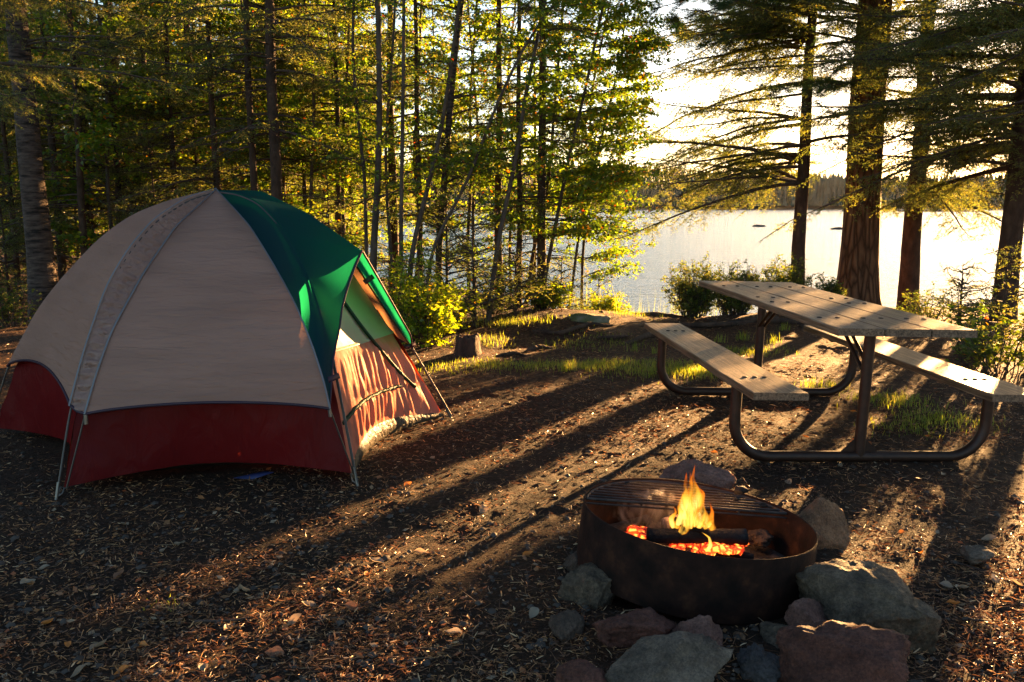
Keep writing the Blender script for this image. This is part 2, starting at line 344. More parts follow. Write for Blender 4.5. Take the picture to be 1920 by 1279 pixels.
prock(1515, 1165, .07, 47, 42, .08, 12, 'pink_stone', 'squarish reddish stone leaning on the front of the fire ring', .3, .1, .2)
prock(1458, 1197, .035, 36, 22, .07, 14, 'grey_stone', 'small flat grey stone below the front of the fire ring', .5, .3, .2)
prock(1303, 1198, .05, 54, 43, .08, 21, 'pink_stone', 'pinkish angular stone under the front edge of the fire ring', .2, .3, .3, planes=12)
prock(1188, 1184, .05, 80, 40, .09, 23, 'red_stone', 'dark reddish wedge stone left of the pinkish one', -.3, 0, .3)
prock(1250, 1268, .05, 132, 54, .12, 28, 'blue_stone', 'long pale grey slab at the bottom in front of the fire ring', .15, .25, .22, planes=12)
prock(1090, 1278, .03, 50, 30, .08, 31, 'red_stone', 'purplish stone cut off by the lower edge, left of the long slab', .1)
prock(1108, 1112, .05, 60, 42, .09, 33, 'grey_stone', 'bluish grey faceted rock at the left side of the fire ring', .6, .3, .3, planes=12)
prock(1062, 1174, .03, 34, 28, .06, 35, 'brown_stone', 'small brown rock furthest left in front of the fire ring', .2)
prock(1084, 1052, .06, 26, 24, .05, 37, 'brown_stone', 'dark knob of rock tucked behind the left of the fire ring', .2)
prock(1292, 905, .07, 82, 40, .09, 41, 'pink_stone', 'reddish wedge shaped stone leaning behind the fire ring', -.35, -.2, .25, planes=11)
prock(1530, 1010, .12, 66, 74, .14, 44, 'tan_stone', 'smooth brown boulder behind the right of the fire ring', .5, 0, .13)
prock(1416, 1250, .03, 48, 32, .08, 47, 'dark_stone', 'dark jagged stone between the long slab and the red slab', .4, .2, .4)
prock(1384, 1200, .03, 14, 13, .03, 49, 'tan_stone', 'tiny pale stone lying between two stones at the ring front', .4)
prock(1829, 1040, .03, 28, 18, .06, 51, 'blue_stone', 'lone bluish stone lying on the dirt right of the fire ring', .4, group='loose stones')

# ------------------------------------------------------------------ fire ring
RC = np.array([.6975, 3.1301, .2499]); RR = .4318; RH = .2273
rn = nz(np.array([.1131, .0177, 1])); ru = nz(np.array([1, 0, -.1131])); rv = np.cross(rn, ru)
def rp(a, b, c=0): return RC+ru*a+rv*b+rn*c
M['rust'] = surf('rusty_steel', [(.35, (.006, .003, .002)), (.55, (.020, .008, .005)), (.72, (.055, .022, .010))], 11, .85, .5, 70, spec=.15, metal=0, bdist=.004)
M['iron'] = surf('black_iron', [(.3, (.02, .018, .018)), (.7, (.07, .055, .05))], 20, .6, .4, 60, metal=.5, bdist=.003)
ring = empty('fire_ring', RC-rn*RH, 'low rusty steel fire ring tilted on a bed of stones', 'fire ring')
def toloc(o, e):   # keep world geometry, store it relative to the thing's base
    o.location = -Vector(e.location)
    return o
mb = MB(); n = 128; t = np.linspace(0, 2*math.pi, n+1)
th = .007; rings = []
for rr_, c in ((RR, -RH), (RR, -.004), (RR-.002, 0), (RR-th+.002, 0), (RR-th, -.004), (RR-th, -RH)):
    rings.append(np.array([rp(rr_*math.cos(q), rr_*math.sin(q), c) for q in t]))
mb.grid(np.array(rings)[::-1]); toloc(mb.build('wall', M['rust'], ring), ring)
# grate over the rear half
def ringco(px, py):
    d = ray(px, py); o_ = np.array([0, 0, CAMH]); tt = ((RC-o_)@rn)/(d@rn); q = o_+d*tt-RC; return np.array([q@ru, q@rv])
c0 = ringco(1099, 929); c1 = ringco(1475, 957.5); gd = nz(c1-c0); gn = np.array([-gd[1], gd[0]])
off0 = c0@gn
gr = MB()
ro = RR-.012
nb = 9
offs = np.linspace(off0, ro-.02, nb)
for i, o_ in enumerate(offs):
    hl = math.sqrt(max(ro**2-o_**2, .001)); P = [rp(*(gn*o_+gd*s_*hl), -.012) for s_ in np.linspace(-1, 1, 9)]
    gr.tube(P, .0045 if i else .006, 8)
    if i == 0: gr.tube([q-rn*.016-(rp(*gn, 0)-RC)*.004 for q in P], .004, 8)
for s_ in (-.55, .1, .62):
    P = [rp(*(gn*o_+gd*s_*ro*.8), -.021) for o_ in np.linspace(off0, math.sqrt(ro**2-(s_*ro*.8)**2)-.004, 6)]
    gr.tube(P, .0045, 8)
arc = []
a0_ = math.asin(off0/ro); base = math.atan2(gd[1], gd[0])
for q in np.linspace(a0_, math.pi-a0_, 40): arc.append(rp(ro*math.cos(base+q), ro*math.sin(base+q), -.012))
gr.tube(arc, .005, 8)
gt = gr.build('cooking_grate', M['iron']); tag(gt, 'black iron cooking grate lying over the rear of the fire ring', 'grate')
M['char'] = surf('charred_wood', [(.35, (.004, .0035, .0035)), (.66, (.012, .010, .010)), (.85, (.07, .065, .065))], 10, .85, 1.0, 30, (1, 1, 1), bdist=.02)
def lump(px, py, zc, s, seed, label):
    p = gp(px, py, zc); rock('charcoal', p[0], p[1], p[2], s, seed, M['char'], label, 'charcoal lumps on the grate', cat='charcoal', sub=3, rough=.5)
lump(1388, 921, .262, (.032, .022, .018), 61, 'largest black charcoal lump sitting on the grate by the rim')
lump(1380, 936, .252, (.018, .02, .010), 64, 'small flat charcoal bit in front of the largest lump')
lump(1432, 947, .24, (.022, .016, .010), 62, 'charcoal crumb near the right end of the grate')
lump(1176, 906, .285, (.012, .010, .007), 63, 'tiny charcoal crumb near the left end of the grate')
# ash bed
mb = MB(); gA = []
for i in range(34):
    row = []
    for j in range(72):
        rr_ = (RR-.009)*i/33; q = j/71*2*math.pi; a_, b_ = rr_*math.cos(q), rr_*math.sin(q)
        hh = .03*math.exp(-(rr_/.25)**2)+.022*noise.noise(Vector((a_*14, b_*14, 3)))+.012*noise.noise(Vector((a_*40, b_*40, 3)))
        row.append(rp(a_, b_, -RH+.045+hh))
    gA.append(row)
mb.grid(np.array(gA)); o = mb.build('ash_bed', surf('ash', [(.3, (.012, .010, .009)), (.5, (.045, .036, .03)), (.76, (.20, .17, .15))], 16, .95, 1.0, 50, bdist=.02))
tag(o, 'bed of grey ash and soot filling the fire ring', 'ash')
# embers
def ember_mat():
    m, t, out = newmat('ember')
    co = coords(t); v = N(t, 'ShaderNodeTexVoronoi', Scale=38, feature='DISTANCE_TO_EDGE'); n1 = N(t, 'ShaderNodeTexNoise', Scale=11, Detail=6)
    t.links.new(co, v.inputs[0]); t.links.new(co, n1.inputs[0])
    mt = N(t, 'ShaderNodeMath', operation='MULTIPLY_ADD'); mt.inputs[1].default_value = 1.1; t.links.new(v.outputs[0], mt.inputs[0]); t.links.new(n1.outputs[0], mt.inputs[2])
    c = ramp(t, mt.outputs[0], [(.38, (.01, .0, .0)), (.52, (1.0, .02, .004)), (.68, (1.0, .10, .01)), (.85, (1.0, .38, .05))])
    st = N(t, 'ShaderNodeMapRange'); st.inputs[1].default_value = .40; st.inputs[2].default_value = .9; st.inputs[3].default_value = 0; st.inputs[4].default_value = EMB; t.links.new(mt.outputs[0], st.inputs[0])
    b = N(t, 'ShaderNodeBsdfPrincipled', Roughness=.9); b.inputs['Base Color'].default_value = (.03, .02, .02, 1)
    t.links.new(c, b.inputs['Emission Color']); t.links.new(st.outputs[0], b.inputs['Emission Strength']); t.links.new(b.outputs[0], out.inputs[0]); return m
EMB = .22
M['ember'] = ember_mat()
emb = MB(); r_ = np.random.RandomState(9)
for i in range(92):
    if i < 70: px, py = r_.uniform(1262, 1398), r_.uniform(1012, 1034)
    else: px, py = r_.uniform(1186, 1222), r_.uniform(994, 1006)
    p = gp(px, py, .115 if i < 70 else .12); V, F = rock_mb(100+i, .02, .016, .012, .4, 6, 1)
    emb.add(rotz(V*r_.uniform(.35, 1.7)*np.array([r_.uniform(.7, 1.8), 1, r_.uniform(.6, 1.1)]), r_.uniform(0, 6))+p+np.array([0, 0, r_.uniform(-.012, .008)]), F)
o = emb.build('embers', M['ember'], smooth=False); tag(o, 'glowing orange embers heaped below the charred logs', 'embers', kind='stuff')
def log(name, pa, pb, ra, rb, seed, mat, label, n=22, split=0):
    r_ = np.random.RandomState(seed); pa, pb = np.array(pa), np.array(pb); m = 16; d = nz(pb-pa); u = nz(np.cross(d, (0, 0, 1))); v = np.cross(u, d)
    G = []
    for i in range(m+1):
        s_ = i/m; c = pa+(pb-pa)*s_; row = []
        for j in range(n+1):
            q = (j % n)/n*2*math.pi; rr_ = ra+(rb-ra)*s_
            if split: rr_ *= 1-.28*max(0, math.cos(q-split))**2
            rr_ *= 1+.10*noise.noise(Vector((math.cos(q)*2, math.sin(q)*2, s_*4+seed)))+.07*noise.noise(Vector((math.cos(q)*7, math.sin(q)*7, s_*14+seed)))
            row.append(c+u*math.cos(q)*rr_+v*math.sin(q)*rr_)
        G.append(row)
    G = np.array(G); ea = np.repeat((G[0].mean(0)-d*.004)[None, None], n+1, 1); eb = np.repeat((G[-1].mean(0)+d*.004)[None, None], n+1, 1)
    mb = MB(); mb.grid(np.concatenate([ea, G, eb])); return tag(mb.build(name, mat), label, 'log')
def fp(px, py, z): return gp(px, py, z)
log('charred_log', fp(1214, 1003, .15), fp(1400, 1006, .145), .030, .032, 3, M['char'], 'thick black charred log lying across the front of the fire', split=1.2)
log('charred_log', fp(1256, 970, .20), fp(1326, 1000, .165), .012, .015, 5, M['char'], 'thin burnt stick slanting down onto the front log')
log('half_burnt_log', fp(1245, 985, .125), fp(1310, 966, .15), .028, .024, 7, surf('burnt_pale_wood', [(.35, (.02, .015, .015)), (.5, (.3, .2, .16)), (.7, (.55, .42, .36))], 14, .9, .6, 30, bdist=.02), 'pale half burnt log standing in the flames')
log('charred_log', fp(1330, 1024, .11), fp(1412, 1046, .09), .018, .014, 9, M['char'], 'broken charred stub below the front rim')
log('charred_log', fp(1140, 1000, .12), fp(1215, 975, .12), .030, .022, 11, M['char'], 'dark burnt log at the left inside the ring')
p = fp(1425, 1015, .09); rock('clinker', p[0], p[1]+.03, p[2], (.06, .05, .03), 77, M['brown_stone'], 'dark crumbly clod of burnt earth right of the logs', cat='clod', rough=.6)
sm = MB(); V, F = rock_mb(5, .13, .08, .10, .5, 2, 3); sm.add(V+fp(1215, 985, .15)+np.array([0, .04, .05]), F)
def smoke_mat():
    m, t, out = newmat('smoke'); co = coords(t, (1, 1, .5)); n = N(t, 'ShaderNodeTexNoise', Scale=14, Detail=3, Distortion=1.2); t.links.new(co, n.inputs[0])
    mr = N(t, 'ShaderNodeMapRange'); mr.inputs[1].default_value = .48; mr.inputs[2].default_value = .72; mr.inputs[4].default_value = 9; t.links.new(n.outputs[0], mr.inputs[0])
    v = N(t, 'ShaderNodeVolumePrincipled', Anisotropy=.2); v.inputs['Color'].default_value = (.85, .82, .8, 1); t.links.new(mr.outputs[0], v.inputs['Density']); t.links.new(v.outputs[0], out.inputs[1]); return m
tag(sm.build('smoke', smoke_mat()), 'faint wisp of smoke hanging at the left inside the fire ring', 'smoke', kind='stuff')
p = fp(1225, 955, .10); rock('hearth_stone', p[0], p[1]+.06, p[2], (.10, .05, .05), 78, M['tan_stone'], 'rounded stone behind the fire inside the ring', cat='stone', rough=.2)
p = fp(1350, 975, .08); rock('hearth_stone', p[0]+.03, p[1]+.05, p[2], (.12, .05, .035), 79, M['grey_stone'], 'flat grey stone leaning at the rear of the ring behind the flames', cat='stone', rough=.2)
# flames
def flame_mat():
    m, t, out = newmat('flame')
    a = N(t, 'ShaderNodeAttribute', attribute_name='flame_heat')
    co = coords(t, (1, 1, .35)); n1 = N(t, 'ShaderNodeTexNoise', Scale=38, Detail=3); t.links.new(co, n1.inputs[0])
    lw0 = N(t, 'ShaderNodeLayerWeight', Blend=.5); iv = N(t, 'ShaderNodeMapRange'); iv.inputs[1].default_value = .1; iv.inputs[2].default_value = .95; iv.inputs[3].default_value = 1; iv.inputs[4].default_value = .25; t.links.new(lw0.outputs['Facing'], iv.inputs[0])
    hm = N(t, 'ShaderNodeMath', operation='MULTIPLY'); t.links.new(a.outputs['Fac'], hm.inputs[0]); t.links.new(iv.outputs[0], hm.inputs[1])
    c = ramp(t, hm.outputs[0], [(0, (1.0, .07, .005)), (.35, (1.0, .20, .01)), (.7, (1.0, .45, .03)), (1, (1.0, .72, .16))])
    e = N(t, 'ShaderNodeEmission'); t.links.new(c, e.inputs[0])
    st = N(t, 'ShaderNodeMapRange'); st.inputs[3].default_value = .03; st.inputs[4].default_value = .17; t.links.new(hm.outputs[0], st.inputs[0]); t.links.new(st.outputs[0], e.inputs[1])
    lw = N(t, 'ShaderNodeLayerWeight', Blend=.35)
    mr = N(t, 'ShaderNodeMapRange'); mr.inputs[1].default_value = .15; mr.inputs[2].default_value = .85; mr.inputs[3].default_value = 1; mr.inputs[4].default_value = 0; t.links.new(lw.outputs['Facing'], mr.inputs[0])
    mr2 = N(t, 'ShaderNodeMapRange'); mr2.inputs[1].default_value = .36; mr2.inputs[2].default_value = .6; t.links.new(n1.outputs[0], mr2.inputs[0])
    mm = N(t, 'ShaderNodeMath', operation='MULTIPLY'); t.links.new(mr.outputs[0], mm.inputs[0]); t.links.new(mr2.outputs[0], mm.inputs[1])
    m3 = N(t, 'ShaderNodeMath', operation='MULTIPLY'); t.links.new(mm.outputs[0], m3.inputs[0]); m3.inputs[1].default_value = .62
    tr = N(t, 'ShaderNodeBsdfTransparent'); x = N(t, 'ShaderNodeMixShader'); t.links.new(m3.outputs[0], x.inputs[0]); t.links.new(tr.outputs[0], x.inputs[1]); t.links.new(e.outputs[0], x.inputs[2])
    t.links.new(x.outputs[0], out.inputs[0]); return m
fl = MB(); heat = []
def tongue(pts, wid, dep=.0, seed=0, h0=1., h1=.2):
    # pts are pixels with depth offset from the fire centre
    r_ = np.random.RandomState(seed); P = []
    Yc = 3.12
    for (px, py) in pts: P.append(at(px, py, Yc+dep))
    P = np.array(P); k = np.linspace(0, len(P)-1, 26); Q = np.stack([np.interp(k, np.arange(len(P)), P[:, i]) for i in range(3)], 1)
    for _ in range(3): Q[1:-1] = (Q[:-2]+2*Q[1:-1]+Q[2:])/4
    s_ = np.linspace(0, 1, 26); wr = wid*np.interp(s_, [0, .12, .35, .7, 1], [.55, .95, 1, .42, .02])*3.2/FPX
    n0 = len(fl.V); fl.tube(Q, wr, 12, cap=False); fl.V[-1][:, 1] = (fl.V[-1][:, 1]-np.repeat(Q[:, 1], 12))*.6+np.repeat(Q[:, 1], 12)
    heat.append(np.repeat(np.interp(s_, [0, .3, 1], [h0, h0*.95, h1]), 12))
tongue([(1288, 985), (1282, 955), (1290, 925), (1296, 905), (1294, 885)], 13, 0, 1)
tongue([(1280, 985), (1292, 960), (1308, 935), (1302, 915), (1298, 900), (1303, 872)], 15, .01, 2)
tongue([(1300, 985), (1296, 960), (1284, 930), (1286, 905), (1287, 886)], 11, -.01, 3, 1, .1)
tongue([(1310, 990), (1316, 970), (1314, 945), (1320, 925), (1311, 915)], 9, .02, 4, .9)
tongue([(1322, 992), (1324, 970), (1318, 952), (1319, 937)], 7, .03, 5, .85)
tongue([(1335, 995), (1332, 975), (1336, 960), (1330, 940)], 7, .03, 6, .7)
tongue([(1262, 990), (1258, 972), (1268, 962), (1264, 950)], 6, -.03, 7, .95)
tongue([(1270, 985), (1278, 965), (1272, 950), (1278, 938)], 7, -.02, 8, 1)
tongue([(1284, 975), (1283, 966), (1284, 958), (1282, 950)], 6, -.05, 9, 1, .9)
tongue([(1327, 1032), (1333, 1022), (1330, 1008), (1316, 998)], 4.5, -.10, 10, 1, .7)
tongue([(1298, 988), (1300, 975), (1306, 960), (1310, 950)], 12, 0, 11, .9)
tongue([(1275, 1000), (1290, 985), (1282, 975), (1290, 962)], 10, -.01, 12, .8)
rf = np.random.RandomState(4)
for i in range(16):
    x0 = rf.uniform(1262, 1338); h_ = rf.uniform(14, 62)*(1.35-abs(x0-1294)/42); y0 = rf.uniform(982, 994); tongue([(x0, y0), (x0+rf.uniform(-5, 5), y0-h_*.35), (x0+rf.uniform(-6, 7), y0-h_*.7), (x0+rf.uniform(-5, 8), y0-h_)], rf.uniform(2.5, 6), rf.uniform(-.05, .06), 30+i, rf.uniform(.6, 1), rf.uniform(0, .3))
fl.P = heat; o = fl.build('flames', flame_mat())
tag(o, 'bright yellow and orange flames rising from the logs', 'flames')
fd = bpy.data.lights.new('fire_glow', 'POINT'); fd.energy = .5; fd.color = (1, .42, .12); fd.shadow_soft_size = .07
fo = bpy.data.objects.new('fire_glow', fd); COL.objects.link(fo); fo.location = at(1300, 940, 3.28)

# ------------------------------------------------------------------ picnic table
W_, L_, HS, SO, FD, TH_, SP = .7231, 2.3258, .472, .6256, 1.5777, .8011, .7187
za, zb_ = -.0259, .0153
ax = nz(np.array([TA[0], TA[1], za])); ay = nz(np.array([TB[0], TB[1], zb_])); az = np.cross(ax, ay); ay = np.cross(az, ax)
T0 = np.array([TC[0], TC[1], 0.0])
Mt = np.stack([ax, ay, az], 1)
def tp(a, b, c): return T0+Mt@np.array([a, b, c])
def wood_mat():
    m, t, out = newmat('weathered_wood')
    tc = N(t, 'ShaderNodeTexCoord'); mp = N(t, 'ShaderNodeMapping'); mp.inputs['Scale'].default_value = (34, 1.3, 34); t.links.new(tc.outputs['Object'], mp.inputs[0])
    at_ = N(t, 'ShaderNodeAttribute', attribute_name='rnd'); ad = N(t, 'ShaderNodeVectorMath', operation='MULTIPLY_ADD')
    ad.inputs[1].default_value = (37, 37, 37); t.links.new(at_.outputs['Vector'], ad.inputs[0]); t.links.new(mp.outputs[0], ad.inputs[2])
    n0 = N(t, 'ShaderNodeTexNoise', Scale=.9, Detail=3, Distortion=.4); t.links.new(ad.outputs[0], n0.inputs[0])
    wv = N(t, 'ShaderNodeTexNoise', Scale=2.6, Detail=9, Roughness=.72, Distortion=.5); t.links.new(ad.outputs[0], wv.inputs[0])
    c = ramp(t, wv.outputs[0], [(.36, (.018, .011, .007)), (.45, (.095, .060, .036)), (.55, (.17, .112, .070)), (.66, (.28, .20, .13))])
    b = N(t, 'ShaderNodeBsdfPrincipled', Roughness=.52); b.inputs['Specular IOR Level'].default_value = .45
    t.links.new(c, b.inputs['Base Color'])
    bp = N(t, 'ShaderNodeBump', Strength=.55, Distance=.006); t.links.new(wv.outputs[0], bp.inputs['Height']); t.links.new(bp.outputs[0], b.inputs['Normal'])
    t.links.new(b.outputs[0], out.inputs[0]); return m
M['wood'] = wood_mat()
M['steel'] = surf('brown_steel', [(.3, (.018, .008, .005)), (.7, (.045, .020, .012))], 20, .5, .3, 90, spec=.5, metal=.3, bdist=.002)
tb = empty('picnic_table', T0, 'weathered wood picnic table with two benches on a brown steel tube frame', 'picnic table')
tb.rotation_euler = __import__('mathutils').Matrix(Mt.tolist()).to_euler()
def lp(a, b, c): return np.array([a, b, c])   # already local to the table
def plank(name, a, wdt, top, seed, thick=.038, clip=None):
    mb = MB(); m = 60; G = []
    x0, x1 = a-wdt/2, a+wdt/2; y0, y1 = -L_/2, L_/2
    rs_ = np.random.RandomState(seed)
    prof = [(x0, top-thick), (x0, top-.005), (x0+.005, top), (x1-.005, top), (x1, top-.005), (x1, top-thick), (x0, top-thick)]
    for i in range(m+1):
        y = y0+(y1-y0)*i/m; row = []
        for (px_, pz_) in prof:
            yy = y
            if clip and i in (0, m):
                pass
            row.append((px_+.0016*noise.noise(Vector((px_*9, y*2, seed))), yy, pz_+.0022*noise.noise(Vector((px_*6, y*2.5, seed+5)))))
        G.append(row)
    G = np.array(G)
    mb.grid(G, rs_.uniform()); 
    for k, q in ((0, 0), (m, 1)):
        V = G[k][:6]; c = V.mean(0); VV = np.vstack([V, c]); f = [[6, (j+1) % 6, j] if q == 0 else [6, j, (j+1) % 6] for j in range(6)]
        mb.add(VV, np.array(f), rs_.uniform())
    return mb.build(name, M['wood'], tb, smooth=False)
bw = (W_-.016)/3
for i in range(3): o = plank('tabletop_plank', -W_/2+bw/2+i*(bw+.008), bw, TH_, i+1)
for s_ in (-1, 1): plank('bench_seat', s_*SO, .286, HS, 7+s_)
# bolts
def bolts(par, x, y, z):
    mb = MB(); q = np.linspace(0, 2*math.pi, 15)
    G = np.array([[(x+r1*math.cos(a), y+r1*math.sin(a), z+h) for a in q] for r1, h in ((.0135, -.002), (.0135, .003), (.010, .005), (.001, .006))])
    mb.grid(G); return mb.build('bolt', M['iron'], tb)
for s_ in (-1, 1):
    for i in range(3):
        for j in (-1, 1):
            bolts(tb, -W_/2+bw/2+i*(bw+.008)+j*.05, s_*FD/2, TH_)
            if i != 1: bolts(tb, -W_/2+bw/2+i*(bw+.008)+j*.05, s_*.12, TH_)
    for j in (-1, 0, 1):
        for q in (-1, 1): bolts(tb, q*SO+j*.055, s_*FD/2, HS)
TR = .0302
for s_ in (-1, 1):
    yb = s_*FD/2; rad = .20; P = []
    P.append((-SP, yb, HS-.045));
    for q in np.linspace(0, math.pi/2, 12): P.append((-SP+rad-rad*math.cos(q), yb, TR+rad-rad*math.sin(q)))
    for q in np.linspace(math.pi/2, 0, 12): P.append((SP-rad+rad*math.cos(q), yb, TR+rad-rad*math.sin(q)))
    P.append((SP, yb, HS-.045))
    # resample straight parts
    P = np.array(P); d_ = np.concatenate([[0], np.cumsum(np.linalg.norm(np.diff(P, axis=0), axis=1))]); k = np.linspace(0, d_[-1], 90)
    P = np.stack([np.interp(k, d_, P[:, i]) for i in range(3)], 1)
    mb = MB(); mb.tube(P, TR, 20); fr = mb.build('frame_tube', M['steel'], tb)
    mb = MB(); mb.tube([(0, yb, TR), (0, yb, .4), (0, yb, TH_-.043)], TR, 20); ped = mb.build('pedestal', M['steel'], tb)
    for q in (-1, 1):
        mb = MB(); V = []
        for yy in (-.004, .004):
            V += [(q*TR*.8, yb+yy, TR+.11), (q*TR*.8, yb+yy, TR*1.9), (q*.105, yb+yy, TR*1.9)]
        n_ = mb.n; mb.add(V, [[0, 1, 2], [5, 4, 3]]); mb.F.append(np.array([[0, 3, 4, 1], [1, 4, 5, 2], [2, 5, 3, 0]])); mb.A.append(np.full(3, .5))
        mb.build('gusset', M['steel'], tb, smooth=False)
    mb = MB()   # cross bar carrying the planks, tapered ends
    V = []
    for yy in (-.022, .022): V += [(-W_/2+.06, yb+yy, TH_-.039), (W_/2-.06, yb+yy, TH_-.039), (W_/2-.14, yb+yy, TH_-.085), (-W_/2+.14, yb+yy, TH_-.085)]
    mb.add(V, [[0, 1, 2, 3], [7, 6, 5, 4], [0, 4, 5, 1], [1, 5, 6, 2], [2, 6, 7, 3], [3, 7, 4, 0]]); mb.build('cross_bar', M['steel'], tb, smooth=False)
    for q in (-1, 1):
        mb = MB(); V = []
        for yy in (-.022, .022): V += [(q*SO-.12, yb+yy, HS-.039), (q*SO+.12, yb+yy, HS-.039), (q*SO+.09, yb+yy, HS-.065), (q*SO-.09, yb+yy, HS-.065)]
        mb.add(V, [[0, 1, 2, 3], [7, 6, 5, 4], [0, 4, 5, 1], [1, 5, 6, 2], [2, 6, 7, 3], [3, 7, 4, 0]]); mb.build('seat_bracket', M['steel'], tb, smooth=False)
    # diagonal brace under the top towards the middle
    mb = MB()
    for q in (-.02, .02): mb.tube([(q, yb-s_*.02, .52), (q, yb-s_*.36, TH_-.045)], .011, 8)
    mb.build('brace', M['steel'], tb)


# ------------------------------------------------------------------ tent
TO = np.array([-1.797, 5.3765])
FT = {k: gp(*q)[:2] for k, q in dict(A=(104, 940), B=(671, 912), C=(847, 785)).items()}
FT['D'] = 2*TO-FT['A']; FT['E'] = 2*TO-FT['B']; FT['F'] = 2*TO-FT['C']
PROF = dict(
 A=[(0, 1.47), (.278, 1.422), (.589, 1.304), (.81, 1.155), (.996, .973), (1.18, .677), (1.317, .40), (1.446, 0)],
 B=[(0, 1.47), (.3, 1.452), (.576, 1.402), (.843, 1.271), (1.07, 1.08), (1.168, .96), (1.262, .792), (1.355, .61), (1.559, 0)],
 C=[(0, 1.47), (.35, 1.425), (.61, 1.275), (.736, 1.135), (.809, 1.041), (.895, .898), (1.041, .664), (1.15, .505), (1.22, .38), (1.417, 0)],
 F=[(0, 1.47), (.146, 1.447), (.331, 1.393), (.512, 1.317), (.697, 1.181), (.919, .95), (1.061, .778), (1.161, .609), (1.275, .41), (1.417, 0)])
PROF['D'] = PROF['A']; PROF['E'] = [(r*.97, z) for r, z in PROF['B']]
TZ = 0.012
def smooth_curve(P, n):
    P = np.asarray(P, float); d = np.concatenate([[0], np.cumsum(np.linalg.norm(np.diff(P, axis=0), axis=1))]); d /= d[-1]
    t = np.linspace(0, 1, 160); Q = np.stack([np.interp(t, d, P[:, i]) for i in range(P.shape[1])], 1)
    for _ in range(45): Q[1:-1] = (Q[:-2]+2*Q[1:-1]+Q[2:])/4
    d = np.concatenate([[0], np.cumsum(np.linalg.norm(np.diff(Q, axis=0), axis=1))]); d /= d[-1]
    t = np.linspace(0, 1, n); return np.stack([np.interp(t, d, Q[:, i]) for i in range(P.shape[1])], 1)
def pole(k, z_end=0.0, n=40, inset=0.0):
    pr = np.array(PROF[k]); c = smooth_curve(pr, 200); c = c[c[:, 1] >= z_end-1e-6]
    d = np.concatenate([[0], np.cumsum(np.linalg.norm(np.diff(c, axis=0), axis=1))]); t = np.linspace(0, d[-1], n)
    r = np.interp(t, d, c[:, 0]); z = np.interp(t, d, c[:, 1]); L = np.linalg.norm(FT[k]-TO); u = (FT[k]-TO)/L
    r = np.clip(r-inset, 0, None); return np.stack([TO[0]+u[0]*r, TO[1]+u[1]*r, z+TZ-inset*.35], 1)
def backproj(pts, u, n=40, off=0.0):
    """pixels -> points on the vertical plane through the tent's centre along u"""
    u = nz(np.array(u)); nn = np.array([-u[1], u[0]]); out = []
    for q in pts:
        d = ray(*q); t = ((TO+nn*off)@nn)/(d[:2]@nn); out.append(np.array([0, 0, CAMH])+t*d)
    return smooth_curve(out, n)
TL = TO
tent = empty('tent', (TO[0], TO[1], 0), 'six sided dome tent with tan and dark green fly over red lower walls', 'tent')
def tbuild(mb, name, mat, parent=None, smooth=True, label=None, th=.0):
    par = parent or tent; o = mb.build(name, mat, par, smooth)
    if par is tent: o.location = -Vector(tent.location)
    if label: o['label'] = label
    return o
M['fly_tan'] = cloth('tan_nylon', (.29, .165, .125), (.8, .42, .2), .12, 9, .9, (.7, .7, 4.5), .02, .01)
M['sleeve'] = cloth('tan_sleeve', (.29, .17, .135), (.55, .36, .22), .18, 26, 1.0, (1, 1, 1.6), .02, .05)
M['fly_green'] = cloth('green_nylon', (.004, .022, .034), (.02, .60, .26), .19, 12, .3, (1, 1, 1), .01, .008)
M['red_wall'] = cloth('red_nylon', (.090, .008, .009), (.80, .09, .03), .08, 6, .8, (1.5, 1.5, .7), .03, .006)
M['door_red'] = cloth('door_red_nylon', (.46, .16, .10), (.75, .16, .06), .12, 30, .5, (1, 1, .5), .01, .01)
M['door_tan'] = cloth('door_tan_nylon', (.46, .36, .28), (.6, .42, .25), .2, 10, .4, (1, 1, 1), .01)
M['piping'] = cloth('dark_piping', (.035, .018, .03), (.1, .1, .1), .02)
M['seam'] = cloth('seam_tape', (.16, .16, .17), (.1, .1, .1), .02)
M['zip'] = cloth('dark_green_tape', (.008, .035, .022), (.02, .25, .08), .1, 60, .8)
M['alu'] = surf('grey_pole', [(.3, (.10, .095, .09)), (.7, (.18, .17, .16))], 9, .3, .1, 80, metal=.8)
M['blackpole'] = surf('dark_pole', [(.3, (.02, .015, .012)), (.7, (.045, .035, .03))], 9, .45, .1, 80, spec=.6)
M['floor'] = cloth('tent_floor', (.05, .043, .032), (.1, .1, .1), .02, 40, .9)
NS = 44
def loft(Ca, Cb, n=24, bulge=0.0, hem=0.0, hemin=0.0, cen=None, wr=0.0, wf=30, seed=0):
    """surface between two curves; bulge pushes the middle outwards, hem lifts the lower edge in an arc"""
    m = len(Ca); G = []
    c = np.array([TO[0], TO[1], .25]) if cen is None else cen
    for i in range(m):
        s_ = i/(m-1); row = []
        for j in range(n+1):
            t = j/n; p = Ca[i]*(1-t)+Cb[i]*t; w4 = 4*t*(1-t)
            o_ = p-c; o_ = o_/(np.linalg.norm(o_)+1e-9)
            env = math.sin(math.pi*min(1, s_*1.02))**.7 if s_ < .98 else .1
            p = p+o_*bulge*w4*env
            if wr: p = p+o_*wr*w4**.3*env*(noise.noise(Vector((p[0]*6, p[1]*6, p[2]*wf+seed)))+.5*noise.noise(Vector((p[0]*3+p[2]*5, p[1]*3, p[2]*wf*.4+seed+9))))
            if hem:
                k = max(0, (s_-.62)/.38)**2
                p = p+np.array([0, 0, hem*w4**.8*k]); oo = np.array([o_[0], o_[1], 0]); p = p-nz(oo)*hemin*w4*k
            row.append(p)
        G.append(row)
    return np.array(G)
